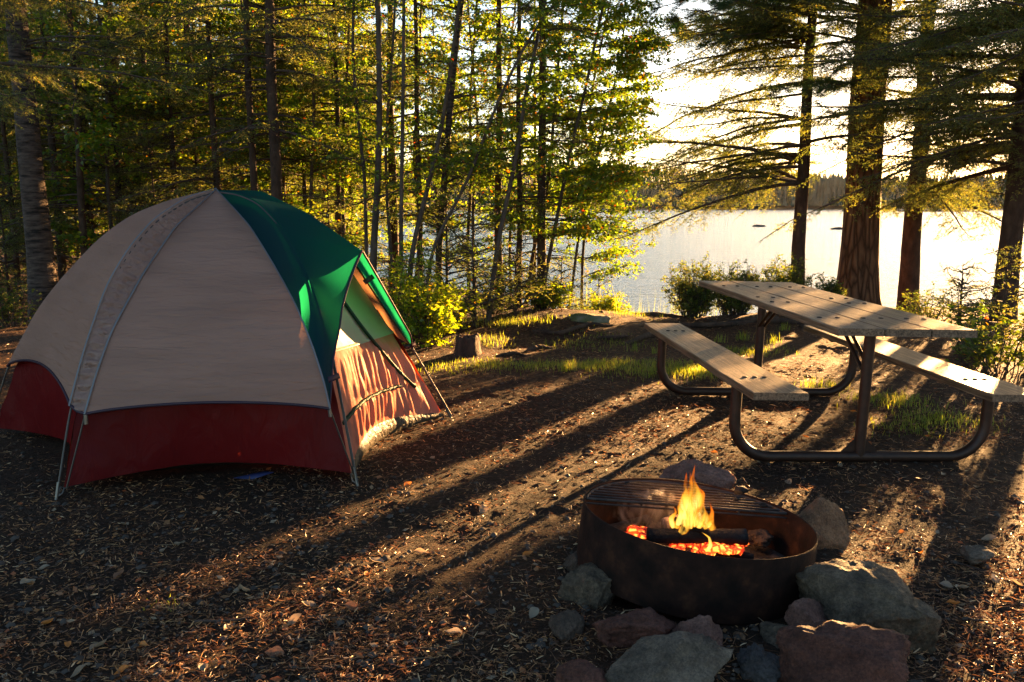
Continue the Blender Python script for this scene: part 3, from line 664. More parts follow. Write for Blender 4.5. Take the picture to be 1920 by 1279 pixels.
def flat_tape(P, wdt, nrm_c, lift=.004):
    """narrow strip lying along a curve on the tent"""
    P = np.asarray(P); T = np.gradient(P, axis=0); T /= np.linalg.norm(T, axis=1)[:, None]+1e-9
    O_ = P-nrm_c; O_ /= np.linalg.norm(O_, axis=1)[:, None]; B_ = np.cross(T, O_); B_ /= np.linalg.norm(B_, axis=1)[:, None]+1e-9
    a = P+O_*lift-B_*wdt/2; b = P+O_*lift+B_*wdt/2; c_ = P+O_*(lift+.0025)
    return np.stack([a, c_, b], 1)
CN = np.array([TO[0], TO[1], .3])
cA = pole('A', .42, NS); cB2 = pole('B', .60, NS); cC = pole('C', .47, NS); cF = pole('F', .41, NS); cD = pole('D', .42, NS); cE = pole('E', .42, NS)
def ud(k): return nz(FT[k]-TO)
def rot2(u, a): c, s = math.cos(a), math.sin(a); return np.array([u[0]*c-u[1]*s, u[0]*s+u[1]*c])
uA2 = rot2(ud('A'), R(4.5)); uB1 = rot2(ud('B'), R(-4.5))
sA = backproj([(417, 360), (334, 427), (271, 514), (213, 616), (184, 694), (160, 776)], uA2, NS)
sB = backproj([(421, 360), (475, 427), (514, 495), (553, 568), (582, 640), (606, 713), (618, 766)], uB1, NS)
apex = np.array([TO[0], TO[1], 1.47+TZ])
for c_ in (sA, sB):
    k = np.linspace(1, 0, NS)[:, None]**3; c_ += k*(apex-c_[0])
# fly panels
mb = MB(); mb.grid(loft(cF, cA, 26, .0, .10, .04, wr=.010, wf=9, seed=1)); mb.grid(loft(cE, cF, 22, .0, .1, .04)); mb.grid(loft(cD, cE, 22, .0, .1, .04)); mb.grid(loft(cC, cD, 22, .0, .1, .04))
GF = loft(sA, sB, 46, .015, .045, .0, wr=.012, wf=26, seed=4); mb.grid(GF)
fly = tbuild(mb, 'rain_fly', M['fly_tan'])
mb = MB()
def sleeve(Ca, Cb, n=10, amp=.010, seed=0):
    G = loft(Ca, Cb, n)
    Gd = []
    k = np.linspace(0, len(G)-1, 170)
    for q in k:
        i = int(min(q, len(G)-2)); f = q-i; Gd.append(G[i]*(1-f)+G[i+1]*f)
    Gd = np.array(Gd)
    for i in range(len(Gd)):
        for j in range(n+1):
            p = Gd[i, j]; t = j/n; o_ = nz(p-CN)
            Gd[i, j] = p+o_*amp*4*t*(1-t)*(1.2*math.sin(i*1.15+t*5+2*noise.noise(Vector((i*.07, seed, 1))))+noise.noise(Vector((i*.23, t*2, seed))))*min(1, i/30)
    return Gd
mb.grid(sleeve(cA, sA, seed=1)); sl = tbuild(mb, 'pole_sleeve', M['sleeve'], label='gathered tan strip running down beside the left pole')
# green strip at the second pole, beak over the door
mb = MB(); mb.grid(loft(sB, cB2, 10, .004)); gs = tbuild(mb, 'side_strip', M['fly_green'], label='dark green strip of the fly beside the door')
um = nz(ud('B')+ud('C'))
tip = at(679, 470, 4.80)
ridge = smooth_curve([apex, apex+(tip-apex)*.33+np.array([0, 0, .105]), apex+(tip-apex)*.66+np.array([0, 0, .085]), tip], NS)
# front edges: tip -> lower corner, bowed inwards
Bc, Cc = cB2[-1], cC[-1]
def edge_px(pts, P0, P1, n):
    """edge that runs from P0 to P1 in depth and passes through the given pixels"""
    out = [P0]; m = len(pts)
    for i, q in enumerate(pts):
        t = (i+1)/(m+1); Yd = P0[1]*(1-t)+P1[1]*t; out.append(at(q[0], q[1], Yd))
    out.append(P1); return smooth_curve(out, n)
eB = edge_px([(665, 502), (650, 545), (641, 579), (636, 618), (630, 645)], tip, Bc, NS)
eC = edge_px([(700, 506), (727, 553), (752, 597), (770, 628)], tip, Cc, NS)
def fan(Cpole, ridge_, edge, n=26):
    """beak half: from the pole seam to the ridge, whose far part is the free front edge"""
    m = len(Cpole); outer = np.concatenate([ridge_[:-1], edge]); d = np.concatenate([[0], np.cumsum(np.linalg.norm(np.diff(outer, axis=0), axis=1))]); d /= d[-1]
    dp = np.concatenate([[0], np.cumsum(np.linalg.norm(np.diff(Cpole, axis=0), axis=1))]); dp /= dp[-1]
    ts = np.linspace(0, 1, 90); lr = d[len(ridge_)-2]
    O_ = np.stack([np.interp(ts, d, outer[:, i]) for i in range(3)], 1)
    k = np.interp(ts, [0, lr, 1], [0, .52, 1]); P_ = np.stack([np.interp(k, dp, Cpole[:, i]) for i in range(3)], 1)
    G = []
    for a, b in zip(P_, O_):
        G.append([a*(1-t)+b*t-nz((a+b)/2-CN)*.012*4*t*(1-t)*0 for t in np.linspace(0, 1, n)])
    return np.array(G)
mb = MB(); mb.grid(fan(cB2, ridge, eB)); mb.grid(fan(cC, ridge, eC))
beak = tbuild(mb, 'awning', M['fly_green'], label='green awning jutting out over the door, glowing where sun comes through')
mb = MB(); mb.tube(np.concatenate([eB[::-1], eC[1:]]), .006, 8); tbuild(mb, 'awning_piping', M['piping'], beak)
# hem piping along the tan panels
mb = MB(); mb.tube(GF[-1]+np.array([0, 0, -.003]), .0075, 8)
G2 = loft(cF, cA, 26, .0, .10, .04, wr=.010, wf=9, seed=1); mb.tube(G2[-1], .0075, 8); mb.tube(np.array([cA[-1], (cA[-1]+sA[-1])/2-[0, 0, .01], sA[-1]]), .0075, 8)
mb.tube(np.array([sB[-1], (sB[-1]+cB2[-1])/2, cB2[-1]]), .005, 8)
tbuild(mb, 'hem', M['piping'], fly); 
mb = MB()
for c_, lf_ in ((cA, .010), (sA, .008), (sB, .005)): mb.grid(flat_tape(c_, .010, CN, lf_))
tbuild(mb, 'seam', M['seam'], fly)
# lower walls
bodyR = {}
def bodycurve(k, ztop=.75, inset=.045, n=26):
    c = pole(k, 0.05, 60, inset); c = c[c[:, 2] < ztop]; kk = np.linspace(0, len(c)-1, n); return np.stack([np.interp(kk, np.arange(len(c)), c[:, i]) for i in range(3)], 1)
def wall(Ca, Cb, n=30, lift=.03, inn=.17, seed=0, folds=.008):
    m = len(Ca); G = []
    for i in range(m):
        s_ = i/(m-1); row = []
        for j in range(n+1):
            t = j/n; p = Ca[i]*(1-t)+Cb[i]*t; w4 = 4*t*(1-t); oo = np.array([p[0]-TO[0], p[1]-TO[1], 0]); oo = nz(oo)
            p = p-oo*inn*w4**.85*s_**2.2-oo*.03*w4+np.array([0, 0, lift*w4*s_**3])
            p = p+oo*folds*noise.noise(Vector((t*7+s_*3, s_*2.5, seed)))*1.5+oo*folds*.7*noise.noise(Vector((t*16-s_*9, s_*3, seed+3)))
            row.append(p)
        G.append(row)
    return np.array(G)
order = ['A', 'B', 'C', 'D', 'E', 'F']
mb = MB(); hemP = []
for i, k in enumerate(order):
    k2 = order[(i+1) % 6]
    if k == 'B': continue
    G = wall(bodycurve(k), bodycurve(k2), seed=i); mb.grid(G); hemP.append(G[-1])
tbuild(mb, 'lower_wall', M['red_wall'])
mb = MB()
for h_ in hemP: mb.grid(np.array([h_, h_*[1, 1, 0]+np.array([0, 0, .02])-np.append(np.zeros(2), 0)+(np.append(TO, 0)-h_*[1, 1, 0])*.16]))
c0_ = np.array([[TO[0]+r*math.cos(a)*.85, TO[1]+r*math.sin(a)*.85, .024] for r in (0, .5, 1.0) for a in np.linspace(0, 2*math.pi, 25)]).reshape(3, 25, 3)
mb.grid(c0_); tbuild(mb, 'floor', M['floor'])
# inner dome above the walls (tan), keeps sun from shining straight through
mb = MB()
for k, k2 in (('A', 'B'), ('C', 'D'), ('D', 'E'), ('E', 'F'), ('F', 'A')):
    mb.grid(loft(pole(k, .56, 20, .16), pole(k2, .56, 20, .16), 10, -.06))
tbuild(mb, 'inner_dome', M['door_tan'])
# door side between B and C
DB = pole('B', .04, 70, .05); DC = pole('C', .04, 70, .05)
def dpt(s_, t):
    k = s_*69; i = int(min(k, 68)); f = k-i; a = DB[i]*(1-f)+DB[i+1]*f; b = DC[i]*(1-f)+DC[i+1]*f
    p = a*(1-t)+b*t; w4 = 4*t*(1-t); oo = nz(np.array([p[0]-TO[0], p[1]-TO[1], 0]))
    sag = -.035*w4*math.sin(math.pi*min(1, s_*1.1))
    lo = max(0, (s_-.55)/.45)
    p = p+oo*sag-oo*.17*w4**.85*lo**2.0+np.array([0, 0, .07*w4*lo**3])
    p[2] -= .06*max(0, 1-s_/.35); return p, oo
SP0 = .725   # where tan cloth ends and red begins
def seamrow(t): return SP0+.012*math.sin(t*3.0)-.02*t
mbT, mbR, mbL = MB(), MB(), MB(); nn = 150
def pleat(t, s_, a):
    return a*(math.sin(t*48+4*noise.noise(Vector((t*3, s_*1.0, 1)))+s_*1.2)+.6*math.sin(t*111+s_*2.2+3*noise.noise(Vector((t*5, s_*.8, 6))))+1.3*noise.noise(Vector((t*24, s_*2.2, 2))))
GT = []; GR = []; GL = []
for i in range(40):
    rt, rr_, rl = [], [], []
    for j in range(nn+1):
        t = j/nn; s1 = seamrow(t); q = i/39
        p, oo = dpt(s1*q, t); rt.append(p+oo*.004*noise.noise(Vector((t*5, q*5, 3))))
        mid = s1+(.93-s1)*q*.80
        p, oo = dpt(mid, t); env = min(1, q*5)*min(1, (1-q)*4+.35); rr_.append(p+oo*pleat(t, q, .011)*env*(.35+.65*min(1, t*1.5)*1.0))
        s3 = s1+(.93-s1)*.80+(1.0-(s1+(.93-s1)*.80))*q
        p, oo = dpt(min(s3, 1), t); rl.append(p+oo*pleat(t*1.3+2, q*.5, .008)*min(1, q*5+.2)*min(1, (1-q)*4+.15))
    GT.append(rt); GR.append(rr_); GL.append(rl)
mbT.grid(np.array(GT)); mbR.grid(np.array(GR)); mbR.grid(np.array(GL))
dt = tbuild(mbT, 'door', M['door_tan'], label='tan upper part of the zipped door')
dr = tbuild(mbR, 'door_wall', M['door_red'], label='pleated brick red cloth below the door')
GR = np.array(GR); GL = np.array(GL)
mb = MB(); mb.grid(flat_tape(GT[-1], .016, CN-[0, 0, .3], .006)); tbuild(mb, 'seam', M['door_tan'], dt)
# zip tape: across the foot of the door and up its far side in a curve
zp = []
for t in np.linspace(.03, .80, 60): zp.append(GR[-1][int(t*nn)]+np.array([.008, -.006, .004*noise.noise(Vector((t*14, 0, 3)))]))
mb = MB(); mb.tube(np.array(zp), .011, 8); 
zp2 = []
for q in np.linspace(0, 1, 60):
    s_ = .27+(.90-.27)*q; t = .16+.75*q**.9-.05*math.sin(q*math.pi); p, oo = dpt(s_, t); zp2.append(p+oo*.016)
mb.tube(smooth_curve(zp2, 70), .011, 8); tbuild(mb, 'zip_tape', M['zip'], dt, label='dark green zip tape curving down the door')
# muddy ground strip under the door wall
mb = MB(); e = GL[-1]; G = [e]
for k in (.35, .7, 1.0): G.append(e*[1, 1, 0]+np.array([0, 0, 1])*(e[:, 2:3]*(1-k)+.015*k)+(np.append(TO, 0)-e*[1, 1, 0])*(-.018*math.sin(k*2.5)))
mb.grid(np.array(G)); tbuild(mb, 'ground_strip', M['floor'])
# poles, clips, pegs, straps
for k in order:
    c = pole(k, 0.0, 50); c[:, 2] -= TZ
    o_ = nz(np.array([FT[k][0]-TO[0], FT[k][1]-TO[1], 0])); low = c.copy()
    if k == 'C':
        low = c
    mb = MB(); mb.tube(low-o_*.004 if k != 'C' else low, .0055, 8); po = tbuild(mb, 'pole', M['blackpole'])
    f_ = np.array([FT[k][0], FT[k][1], 0]); mb = MB(); mb.tube([f_+[0, 0, -.01], f_*[1, 1, 0]+(c[-6]-f_)*[.4, .4, .4]], .0075, 10); tbuild(mb, 'ferrule', M['alu'], po)
    mb = MB(); b_ = f_-o_*.05; mb.tube([f_+[0, 0, .015], f_-o_*.03+[.012, 0, .03], b_+[.01, 0, .05], b_+[-.01, 0, .055], f_-o_*.03+[-.01, 0, .02], f_+[0, 0, .012]], .0035, 6); tbuild(mb, 'peg_ring', M['alu'], po)
mb = MB()
wB = bodycurve('B'); wA = bodycurve('A')
for a_, b_ in ((sB[-1], wB[-1]+[0.02, -.02, 0]), (sA[-1], wA[-1]+[0.02, -.02, 0]), (eB[-1]+[.004, -.004, 0], np.append(FT['B'], .02)), (eC[-1], np.append(FT['C'], .02))):
    mb = MB(); mb.tube([a_, b_], .0043, 6); tbuild(mb, 'guy_strap', M['blackpole'])
def strap(P0, P1, wd):
    P0, P1 = np.array(P0), np.array(P1); d = nz(P1-P0); v = nz(at(960, 640, 0.001)-P0); s_ = nz(np.cross(d, v))*wd/2
    mb = MB(); mb.add([P0-s_, P0+s_, P1+s_, P1-s_], [[0, 1, 2, 3]]); o = tbuild(mb, 'strap', M['piping'], beak); solid(o, .003)
strap(at(608, 716, sB[-6][1]-.02), at(636, 704, Bc[1]-.03), .03)
strap(at(683, 530, eC[12][1]-.02), at(700, 518, eC[12][1]+.02), .03)
strap(at(760, 651, Cc[1]-.03), at(779, 645, Cc[1]+.01), .028)
strap(at(573, 546, cB2[22][1]-.05), at(588, 541, cB2[22][1]-.03), .02)
mb = MB(); mb.tube([sA[-1]+[0, 0, -.005], sA[-1]+[.002, -.004, -.05]], .011, 8); tbuild(mb, 'buckle', M['alu'])
mb = MB(); mb.tube([sB[-1]+[0, -.004, -.005], sB[-1]+[.004, -.006, -.04]], .009, 8); tbuild(mb, 'buckle', M['alu'])
# a folded blue groundsheet corner peeping out below
p = gp(470, 898); V = np.array([[-.09, 0, .004], [.06, .03, .03], [.12, .0, .035], [.02, -.03, .008]]); mb = MB(); mb.add(V+p, [[0, 1, 2, 3]]); o = mb.build('groundsheet', cloth('blue_sheet', (.03, .04, .12), (.02, .03, .1), .1)); solid(o, .004); tag(o, 'corner of a dark blue groundsheet under the tent edge', 'groundsheet')

# ------------------------------------------------------------------ trees and plants
def needles(mb, P, D, Ln, step, nl, wd, rng, ang=50, flat=.35, tone=(0, .9)):
    """needle tufts along many twigs at once: P start, D unit direction, Ln length"""
    P = np.asarray(P); D = np.asarray(D); Ln = np.asarray(Ln)
    cnt = np.maximum(2, (Ln/step).astype(int)); idx = np.repeat(np.arange(len(P)), cnt)
    pos = rng.uniform(0, 1, len(idx)); base = P[idx]+D[idx]*(pos*Ln[idx])[:, None]
    up = np.array([0, 0, 1.0]); side = np.cross(D, up); side /= np.linalg.norm(side, axis=1)[:, None]+1e-9; nrm = np.cross(side, D)
    th = np.where(rng.uniform(0, 1, len(idx)) < .5, 0, math.pi)+rng.normal(0, flat*1.3, len(idx))
    lat = side[idx]*np.cos(th)[:, None]+nrm[idx]*np.sin(th)[:, None]
    a = R(ang)+rng.normal(0, .22, len(idx)); dirn = D[idx]*np.cos(a)[:, None]+lat*np.sin(a)[:, None]
    L = nl*rng.uniform(.65, 1.2, len(idx))*(1-.35*pos)
    w_ = np.cross(dirn, rng.normal(0, 1, (len(idx), 3))); w_ /= np.linalg.norm(w_, axis=1)[:, None]+1e-9
    w_ = w_*(wd/2)
    tip_ = base+dirn*L[:, None]; mid = base+dirn*(L*.5)[:, None]
    V = np.stack([base, mid+w_, tip_, mid-w_], 1).reshape(-1, 3)
    i = np.arange(len(idx))*4
    tw = rng.uniform(*tone, len(P))[idx]*.7+rng.uniform(*tone, len(idx))*.3
    mb.add(V, np.stack([i, i+1, i+2, i+3], 1), tw)
def twigtubes(mb, P, D, Ln, r):
    """thin three sided twigs, all at once"""
    P = np.asarray(P); D = np.asarray(D); Ln = np.asarray(Ln)[:, None]
    s1 = np.cross(D, (0, 0, 1.0)); s1 /= np.linalg.norm(s1, axis=1)[:, None]+1e-9; s2 = np.cross(s1, D)
    E_ = P+D*Ln; V = []
    for q in (0, 2.094, 4.189): V.append(P+(s1*math.cos(q)+s2*math.sin(q))*r)
    V.append(E_); V = np.stack(V, 1).reshape(-1, 3); i = np.arange(len(P))[:, None]*4
    F = np.concatenate([i+np.array([[0, 1, 3]]), i+np.array([[1, 2, 3]]), i+np.array([[2, 0, 3]])], 0); mb.add(V, F)
class Tree:
    pass
def trunk_path(H, lean=(0, 0), wob=.04, seed=0, n=26):
    P = []
    for i in range(n):
        s_ = i/(n-1); z = -.25+(H+.25)*s_
        P.append([lean[0]*max(z, 0)+wob*noise.noise(Vector((z*.5, seed, 1)))*min(1, max(z, 0)), lean[1]*max(z, 0)+wob*noise.noise(Vector((z*.5, seed, 7)))*min(1, max(z, 0)), z])
    return np.array(P)
def trunk_mb(P, r0, r1, flare=.25, n=14, rough=.05, seed=0, flare_h=.45):
    H = P[-1][2]; mb = MB(); k = np.linspace(0, len(P)-1, len(P)*3); Q = np.stack([np.interp(k, np.arange(len(P)), P[:, i]) for i in range(3)], 1)
    z = Q[:, 2]; rad = r0+(r1-r0)*np.clip(z/H, 0, 1); rad = rad*(1+flare*np.exp(-np.clip(z, 0, None)/flare_h))
    mb.tube(Q, rad, n); V = mb.V[0].reshape(len(Q), n, 3)
    for i in range(len(Q)):
        for j in range(n):
            d = V[i, j]-Q[i]; a = j/n*6.283
            k_ = 1+rough*(noise.noise(Vector((math.cos(a)*3, math.sin(a)*3, z[i]*1.2+seed)))+.6*noise.noise(Vector((math.cos(a)*8, math.sin(a)*8, z[i]*3+seed))))
            k_ += flare*.9*math.exp(-max(z[i], 0)/(flare_h*.5))*max(0, math.cos(a*4+seed))*.5
            V[i, j] = Q[i]+d*k_
    mb.V[0] = V.reshape(-1, 3); return mb
def spruce(seed, H, r0, cb, L, nl=34, droop=.22, nlen=.03, step=.011, dense=1.0, lean=(0, 0), dead=0, bias=None, sub=True, topcut=None, rise=.1, tone=(0, .9), wd=.0065, tw=1.0, taper=.85, open_=None):
    rng = np.random.RandomState(seed); P = trunk_path(H, lean, .05, seed); tr = trunk_mb(P, r0, r0*.12, .22, 12, .05, seed)
    br = MB(); nd = MB(); SP_, SD_, SL_ = [], [], []
    tp_ = lambda z: np.array([np.interp(z, P[:, 2], P[:, i]) for i in range(3)])
    zs = np.sort(cb+(H*.97-cb)*rng.uniform(0, 1, nl)**1.15)
    for z in zs:
        th = rng.uniform(0, 2*math.pi)
        if bias is not None and rng.uniform() < bias[1]: th = bias[0]+rng.normal(0, .5)
        ll = L*(1-(z-cb)/(H-cb))**taper*rng.uniform(.65, 1.1)+.12
        if open_ and z < 3.0 and math.cos(th-open_[0]) > .15 and rng.uniform() < open_[1]: continue
        d = np.array([math.cos(th), math.sin(th), 0]); sd_ = np.array([-d[1], d[0], 0]); m = 9; c = []
        cv = rng.normal(0, .22); ri = rise+rng.normal(0, .14); dr_ = droop*rng.uniform(.4, 2.0); up_ = rng.uniform(0, .2)
        for i in range(m):
            q = i/(m-1); c.append(tp_(z)+d*ll*q+sd_*cv*ll*q*q+np.array([0, 0, ll*(ri*q-dr_*q*q+up_*q**4)+.02*rng.normal()*q]))
        c = np.array(c); rb = .006+.010*ll*.8; br.tube(c, np.linspace(rb, .0025, m), 5, cap=False)
        T = np.gradient(c, axis=0); T /= np.linalg.norm(T, axis=1)[:, None]
        q = .14
        while q < 1:
            k = q*(m-1); i = int(min(k, m-2)); f = k-i; p = c[i]*(1-f)+c[i+1]*f; t_ = T[i]
            for sg in (-1, 1):
                if rng.uniform() > .86*dense*(.6 if z < cb+.7 else 1): continue
                a = R(rng.uniform(42, 66)); sv = nz(np.cross(t_, (0, 0, 1)))*sg
                dd = nz(t_*math.cos(a)+sv*math.sin(a)+np.array([0, 0, rng.normal(-.32, .42)]))
                tl = (.30*ll*(1-q)**.8*math.sin(min(1, q*2.2+.25)*1.57)+.08)*rng.uniform(.6, 1.15)*tw
                SP_.append(p); SD_.append(dd); SL_.append(tl)
                if sub and tl > .16:
                    for s3 in np.arange(.05, tl-.03, .055):
                        for s4 in (-1, 1):
                            if rng.uniform() < .72:
                                a2 = R(rng.uniform(38, 60)); sv2 = nz(np.cross(dd, (0, 0, 1)))*s4
                                SP_.append(p+dd*s3); SD_.append(nz(dd*math.cos(a2)+sv2*math.sin(a2)+np.array([0, 0, rng.normal(-.25, .40)]))); SL_.append((.03+.42*(tl-s3))*rng.uniform(.6, 1.1))
            q += .055/ll*1.25
        SP_.append(c[-2]); SD_.append(nz(c[-1]-c[-2])); SL_.append(np.linalg.norm(c[-1]-c[-2])+.05)
    if SP_:
        needles(nd, SP_, SD_, SL_, step, nlen, wd, rng, 45, .45, tone)
        twigtubes(br, SP_, SD_, SL_, .0028)
    for i in range(dead):
        z = rng.uniform(.5, cb+1.2); th = rng.uniform(0, 2*math.pi); ll = rng.uniform(.4, 1.5); d = np.array([math.cos(th), math.sin(th), 0]); sd_ = np.array([-d[1], d[0], 0]); cv = rng.normal(0, .2)
        c = [tp_(z)+d*ll*q+sd_*cv*ll*q*q+np.array([0, 0, ll*(.05*q-.18*q*q)]) for q in np.linspace(0, 1, 8)]
        br.tube(c, np.linspace(.009, .0025, 8), 5, cap=False)
        for q in rng.uniform(.3, .95, 5):
            p = np.array(c)[int(q*7)]; a = rng.uniform(.6, 1.2)*rng.choice([-1, 1]); dd = nz(d*math.cos(a)+sd_*math.sin(a)+[0, 0, rng.normal(-.1, .2)]); br.tube([p, p+dd*ll*.15, p+dd*ll*.3+[0, 0, -.02]], [.004, .003, .0015], 4, cap=False)
    return tr, br, nd
def leaves(mb, P, rng, size, hang=.5, tone=(0, 1)):
    """pointed folded leaves at points P"""
    n = len(P); a = rng.uniform(0, 2*math.pi, n); d = np.stack([np.cos(a), np.sin(a), rng.normal(-hang, .45, n)], 1); d /= np.linalg.norm(d, axis=1)[:, None]
    s_ = np.cross(d, rng.normal(0, .45, (n, 3))+np.array([0, 0, 1.0])); s_ /= np.linalg.norm(s_, axis=1)[:, None]; nn_ = np.cross(s_, d)
    L = size*rng.uniform(.6, 1.2, n)[:, None]; w_ = L*.34
    b = P; m1 = P+d*L*.42+s_*w_+nn_*L*.10; m2 = P+d*L*.42-s_*w_+nn_*L*.10; c = P+d*L*.45; t_ = P+d*L+nn_*L*-.05
    V = np.stack([b, m1, t_, m2, c], 1).reshape(-1, 3); i = np.arange(n)[:, None]*5
    F = np.concatenate([i+np.array([[0, 1, 4]]), i+np.array([[1, 2, 4]]), i+np.array([[2, 3, 4]]), i+np.array([[3, 0, 4]])], 0)
    r_ = rng.uniform(*tone, n); mb.add(V, F, np.concatenate([r_]*4))
def leafy(seed, path, r0, r1, nb, L, nleaf, size, z0=.0, up=.5, bias=None, tone=(0, 1), hang=.5, spread=.05, flare=.1):
    """broadleaf stem along path (points), nb side branches from height fraction z0"""
    rng = np.random.RandomState(seed); P = np.asarray(path, float); P = smooth_curve(P, 30); tr = MB(); tr.tube(P, np.linspace(r0, r1, 30)*(1+flare*np.exp(-np.arange(30)*.8)), 10)
    br = MB(); lf = MB(); pts = []
    for i in range(nb):
        s_ = z0+(1-z0)*rng.uniform()**.9; k = s_*29; p = P[int(min(k, 28))]; th = rng.uniform(0, 2*math.pi)
        if bias is not None and rng.uniform() < bias[1]: th = bias[0]+rng.normal(0, .6)
        ll = L*rng.uniform(.5, 1.1)*(1-.45*s_); d = np.array([math.cos(th), math.sin(th), 0]); sd_ = np.array([-d[1], d[0], 0]); cv = rng.normal(0, .2); u_ = up*rng.uniform(.3, 1.2)
        c = np.array([p+d*ll*q+sd_*cv*ll*q*q+np.array([0, 0, ll*(u_*q-.55*u_*q*q)]) for q in np.linspace(0, 1, 8)])
        br.tube(c, np.linspace(max(.0035, r1*.6), .0015, 8), 5, cap=False)
        for j in range(int(3+ll*6)):
            q = rng.uniform(.2, 1); k = q*7; pp = c[int(min(k, 6))]; a = rng.uniform(.4, 1.1)*rng.choice([-1, 1]); dd = nz(d*math.cos(a)+sd_*math.sin(a)+[0, 0, rng.normal(.05, .3)]); tl = ll*.35*(1.1-q)+.08
            br.tube([pp, pp+dd*tl*.5, pp+dd*tl+[0, 0, -.02]], [.0022, .0017, .001], 3, cap=False)
            t_ = rng.uniform(.1, 1, int(nleaf*tl/.2)+2); pts.append(pp+dd*tl*t_[:, None]+rng.normal(0, spread, (len(t_), 3))*.5)
        t_ = rng.uniform(.25, 1, int(nleaf*ll/.4)+2); pts.append(np.stack([np.interp(t_*7, np.arange(8), c[:, x]) for x in range(3)], 1)+rng.normal(0, spread, (len(t_), 3))*.4)
    leaves(lf, np.concatenate(pts), rng, size, hang, tone); return tr, br, lf
def mk(name, parts, mats, loc, label, cat, group=None, rz=0, sc=1, names=('trunk', 'branch', 'foliage')):
    e = empty(name, loc, label, cat, group, rz); e.scale = (sc, sc, sc)
    for nm, mb, mt in zip(names, parts, mats):
        if mb is None or not mb.V: continue
        o = bpy.data.objects.new(nm, mb.mesh(nm, mt) if isinstance(mb, MB) else mb); COL.objects.link(o); o.parent = e
    return e
def dup(src, loc, rz, sc, label, group=None):
    c = src.copy(); COL.objects.link(c); c.location = loc; c.rotation_euler = (0, 0, rz); c.scale = (sc, sc, sc*random.uniform(.95, 1.1)); c['label'] = label
    if group: c['group'] = group
    for ch in src.children:
        k = ch.copy(); COL.objects.link(k); k.parent = c
    return c
def gloc(x, y, dz=0): return (x, y, float(gz(x, y))+dz)
def base(px, Y, py=560):
    p = at(px, py, Y); return p[0]
random.seed(5)
SB, PB, BB, AB_ = M['spruce_bark'], M['pine_bark'], M['birch_bark'], M['alder_bark']
conm = lambda b: (b, M['twig'], M['spruce'])
# --- right-hand group beside the water (depths chosen so their shadows fall as in the photograph)
x = base(1495, 13.0); t_ = mk('spruce_tree', spruce(11, 10, .105, 1.8, 3.2, 115, .21, .036, .012, .95, open_=(0, .75), bias=(math.pi, .45), wd=.0085), conm(SB), gloc(x, 13.0), 'slim spruce with drooping branches over the lake, left of the thick trunk', 'tree')
Pp = trunk_path(14, (0, 0), .05, 3); ptr = trunk_mb(Pp, .27, .16, .42, 28, .05, 3, .5)
x = base(1606, 13.3)
def pinecrown(seed, zs, tp0, L, th0, ths, nlen=.085, n=20):
    rng = np.random.RandomState(seed); br, nd = MB(), MB(); SP_, SD_, SL_ = [], [], []
    for i in range(n):
        z = rng.uniform(*zs); th = th0+rng.normal(0, ths); ll = L*rng.uniform(.6, 1.1); d = np.array([math.cos(th), math.sin(th), 0]); sd_ = np.array([-d[1], d[0], 0]); cv = rng.normal(0, .15)
        c = np.array([np.array([tp0[0], tp0[1], z])+d*ll*q+sd_*cv*ll*q*q+np.array([0, 0, ll*(.18*q-.30*q*q)]) for q in np.linspace(0, 1, 10)])
        br.tube(c, np.linspace(.02, .004, 10), 6, cap=False)
        for j in range(int(26*ll/1.5)):
            q = rng.uniform(.25, 1); p = c[int(q*9)]; a = rng.uniform(.3, 1.1)*rng.choice([-1, 1]); dd = nz(d*math.cos(a)+sd_*math.sin(a)+[0, 0, rng.normal(-.05, .25)]); tl = rng.uniform(.12, .5)*(1.2-q)+.08
            SP_.append(p); SD_.append(dd); SL_.append(tl)
            for k in range(3):
                a2 = rng.uniform(.4, 1.)*rng.choice([-1, 1]); d2 = nz(dd*math.cos(a2)+nz(np.cross(dd, (0, 0, 1)))*math.sin(a2)+[0, 0, rng.normal(0, .25)]); SP_.append(p+dd*tl*rng.uniform(.3, .9)); SD_.append(d2); SL_.append(tl*.5)
    needles(nd, SP_, SD_, SL_, .0045, nlen, .0042, rng, 38, 1.2, (0, 1)); twigtubes(br, SP_, SD_, SL_, .003); return br, nd
br, nd = pinecrown(21, (3.2, 6.5), (0, 0), 3.9, math.pi+.1, .6, n=26)
mk('pine_tree', (ptr, br, nd), (PB, M['twig'], M['pine']), gloc(x, 13.3, .02), 'massive old pine with furrowed bark and flared foot beside the water', 'tree')
x = base(1703, 13.7); mk('spruce_tree', spruce(12, 11, .15, 1.95, 2.5, 95, .22, .036, .012, .95, open_=(math.pi, .7), bias=(math.pi*1.2, .3), wd=.0085), conm(SB), gloc(x, 13.7), 'straight dark spruce just right of the thick pine trunk', 'tree')
x = base(1884, 10.9); mk('spruce_tree', spruce(13, 11, .135, 1.9, 3.3, 100, .20, .034, .011, 1.1, lean=(.012, 0), bias=(math.pi*1.03, .5), wd=.008), conm(SB), gloc(x, 10.9), 'spruce at the right edge with its trunk wrapped in sun glare', 'tree')
mk('spruce_tree', spruce(14, 10, .12, 2.6, 2.6, 70, .28, .036, .013, .9, wd=.0085), conm(SB), gloc(8.9, 11.2), 'dense spruce at the far right border reaching in from outside', 'tree')
mk('spruce_tree', spruce(15, 9, .10, 2.4, 2.8, 70, .22, .036, .012, 1., bias=(math.pi, .5), wd=.0085), conm(SB), gloc(6.6, 8.1), 'spruce outside the right border whose boughs hang in at the top right', 'tree')
mk('spruce_tree', spruce(17, 11, .12, 2.0, 3.2, 80, .24, .036, .012, 1., bias=(math.pi, .5), wd=.0085), conm(SB), gloc(8.1, 12.6), 'spruce just outside the right border, its boughs filling the upper right', 'tree')
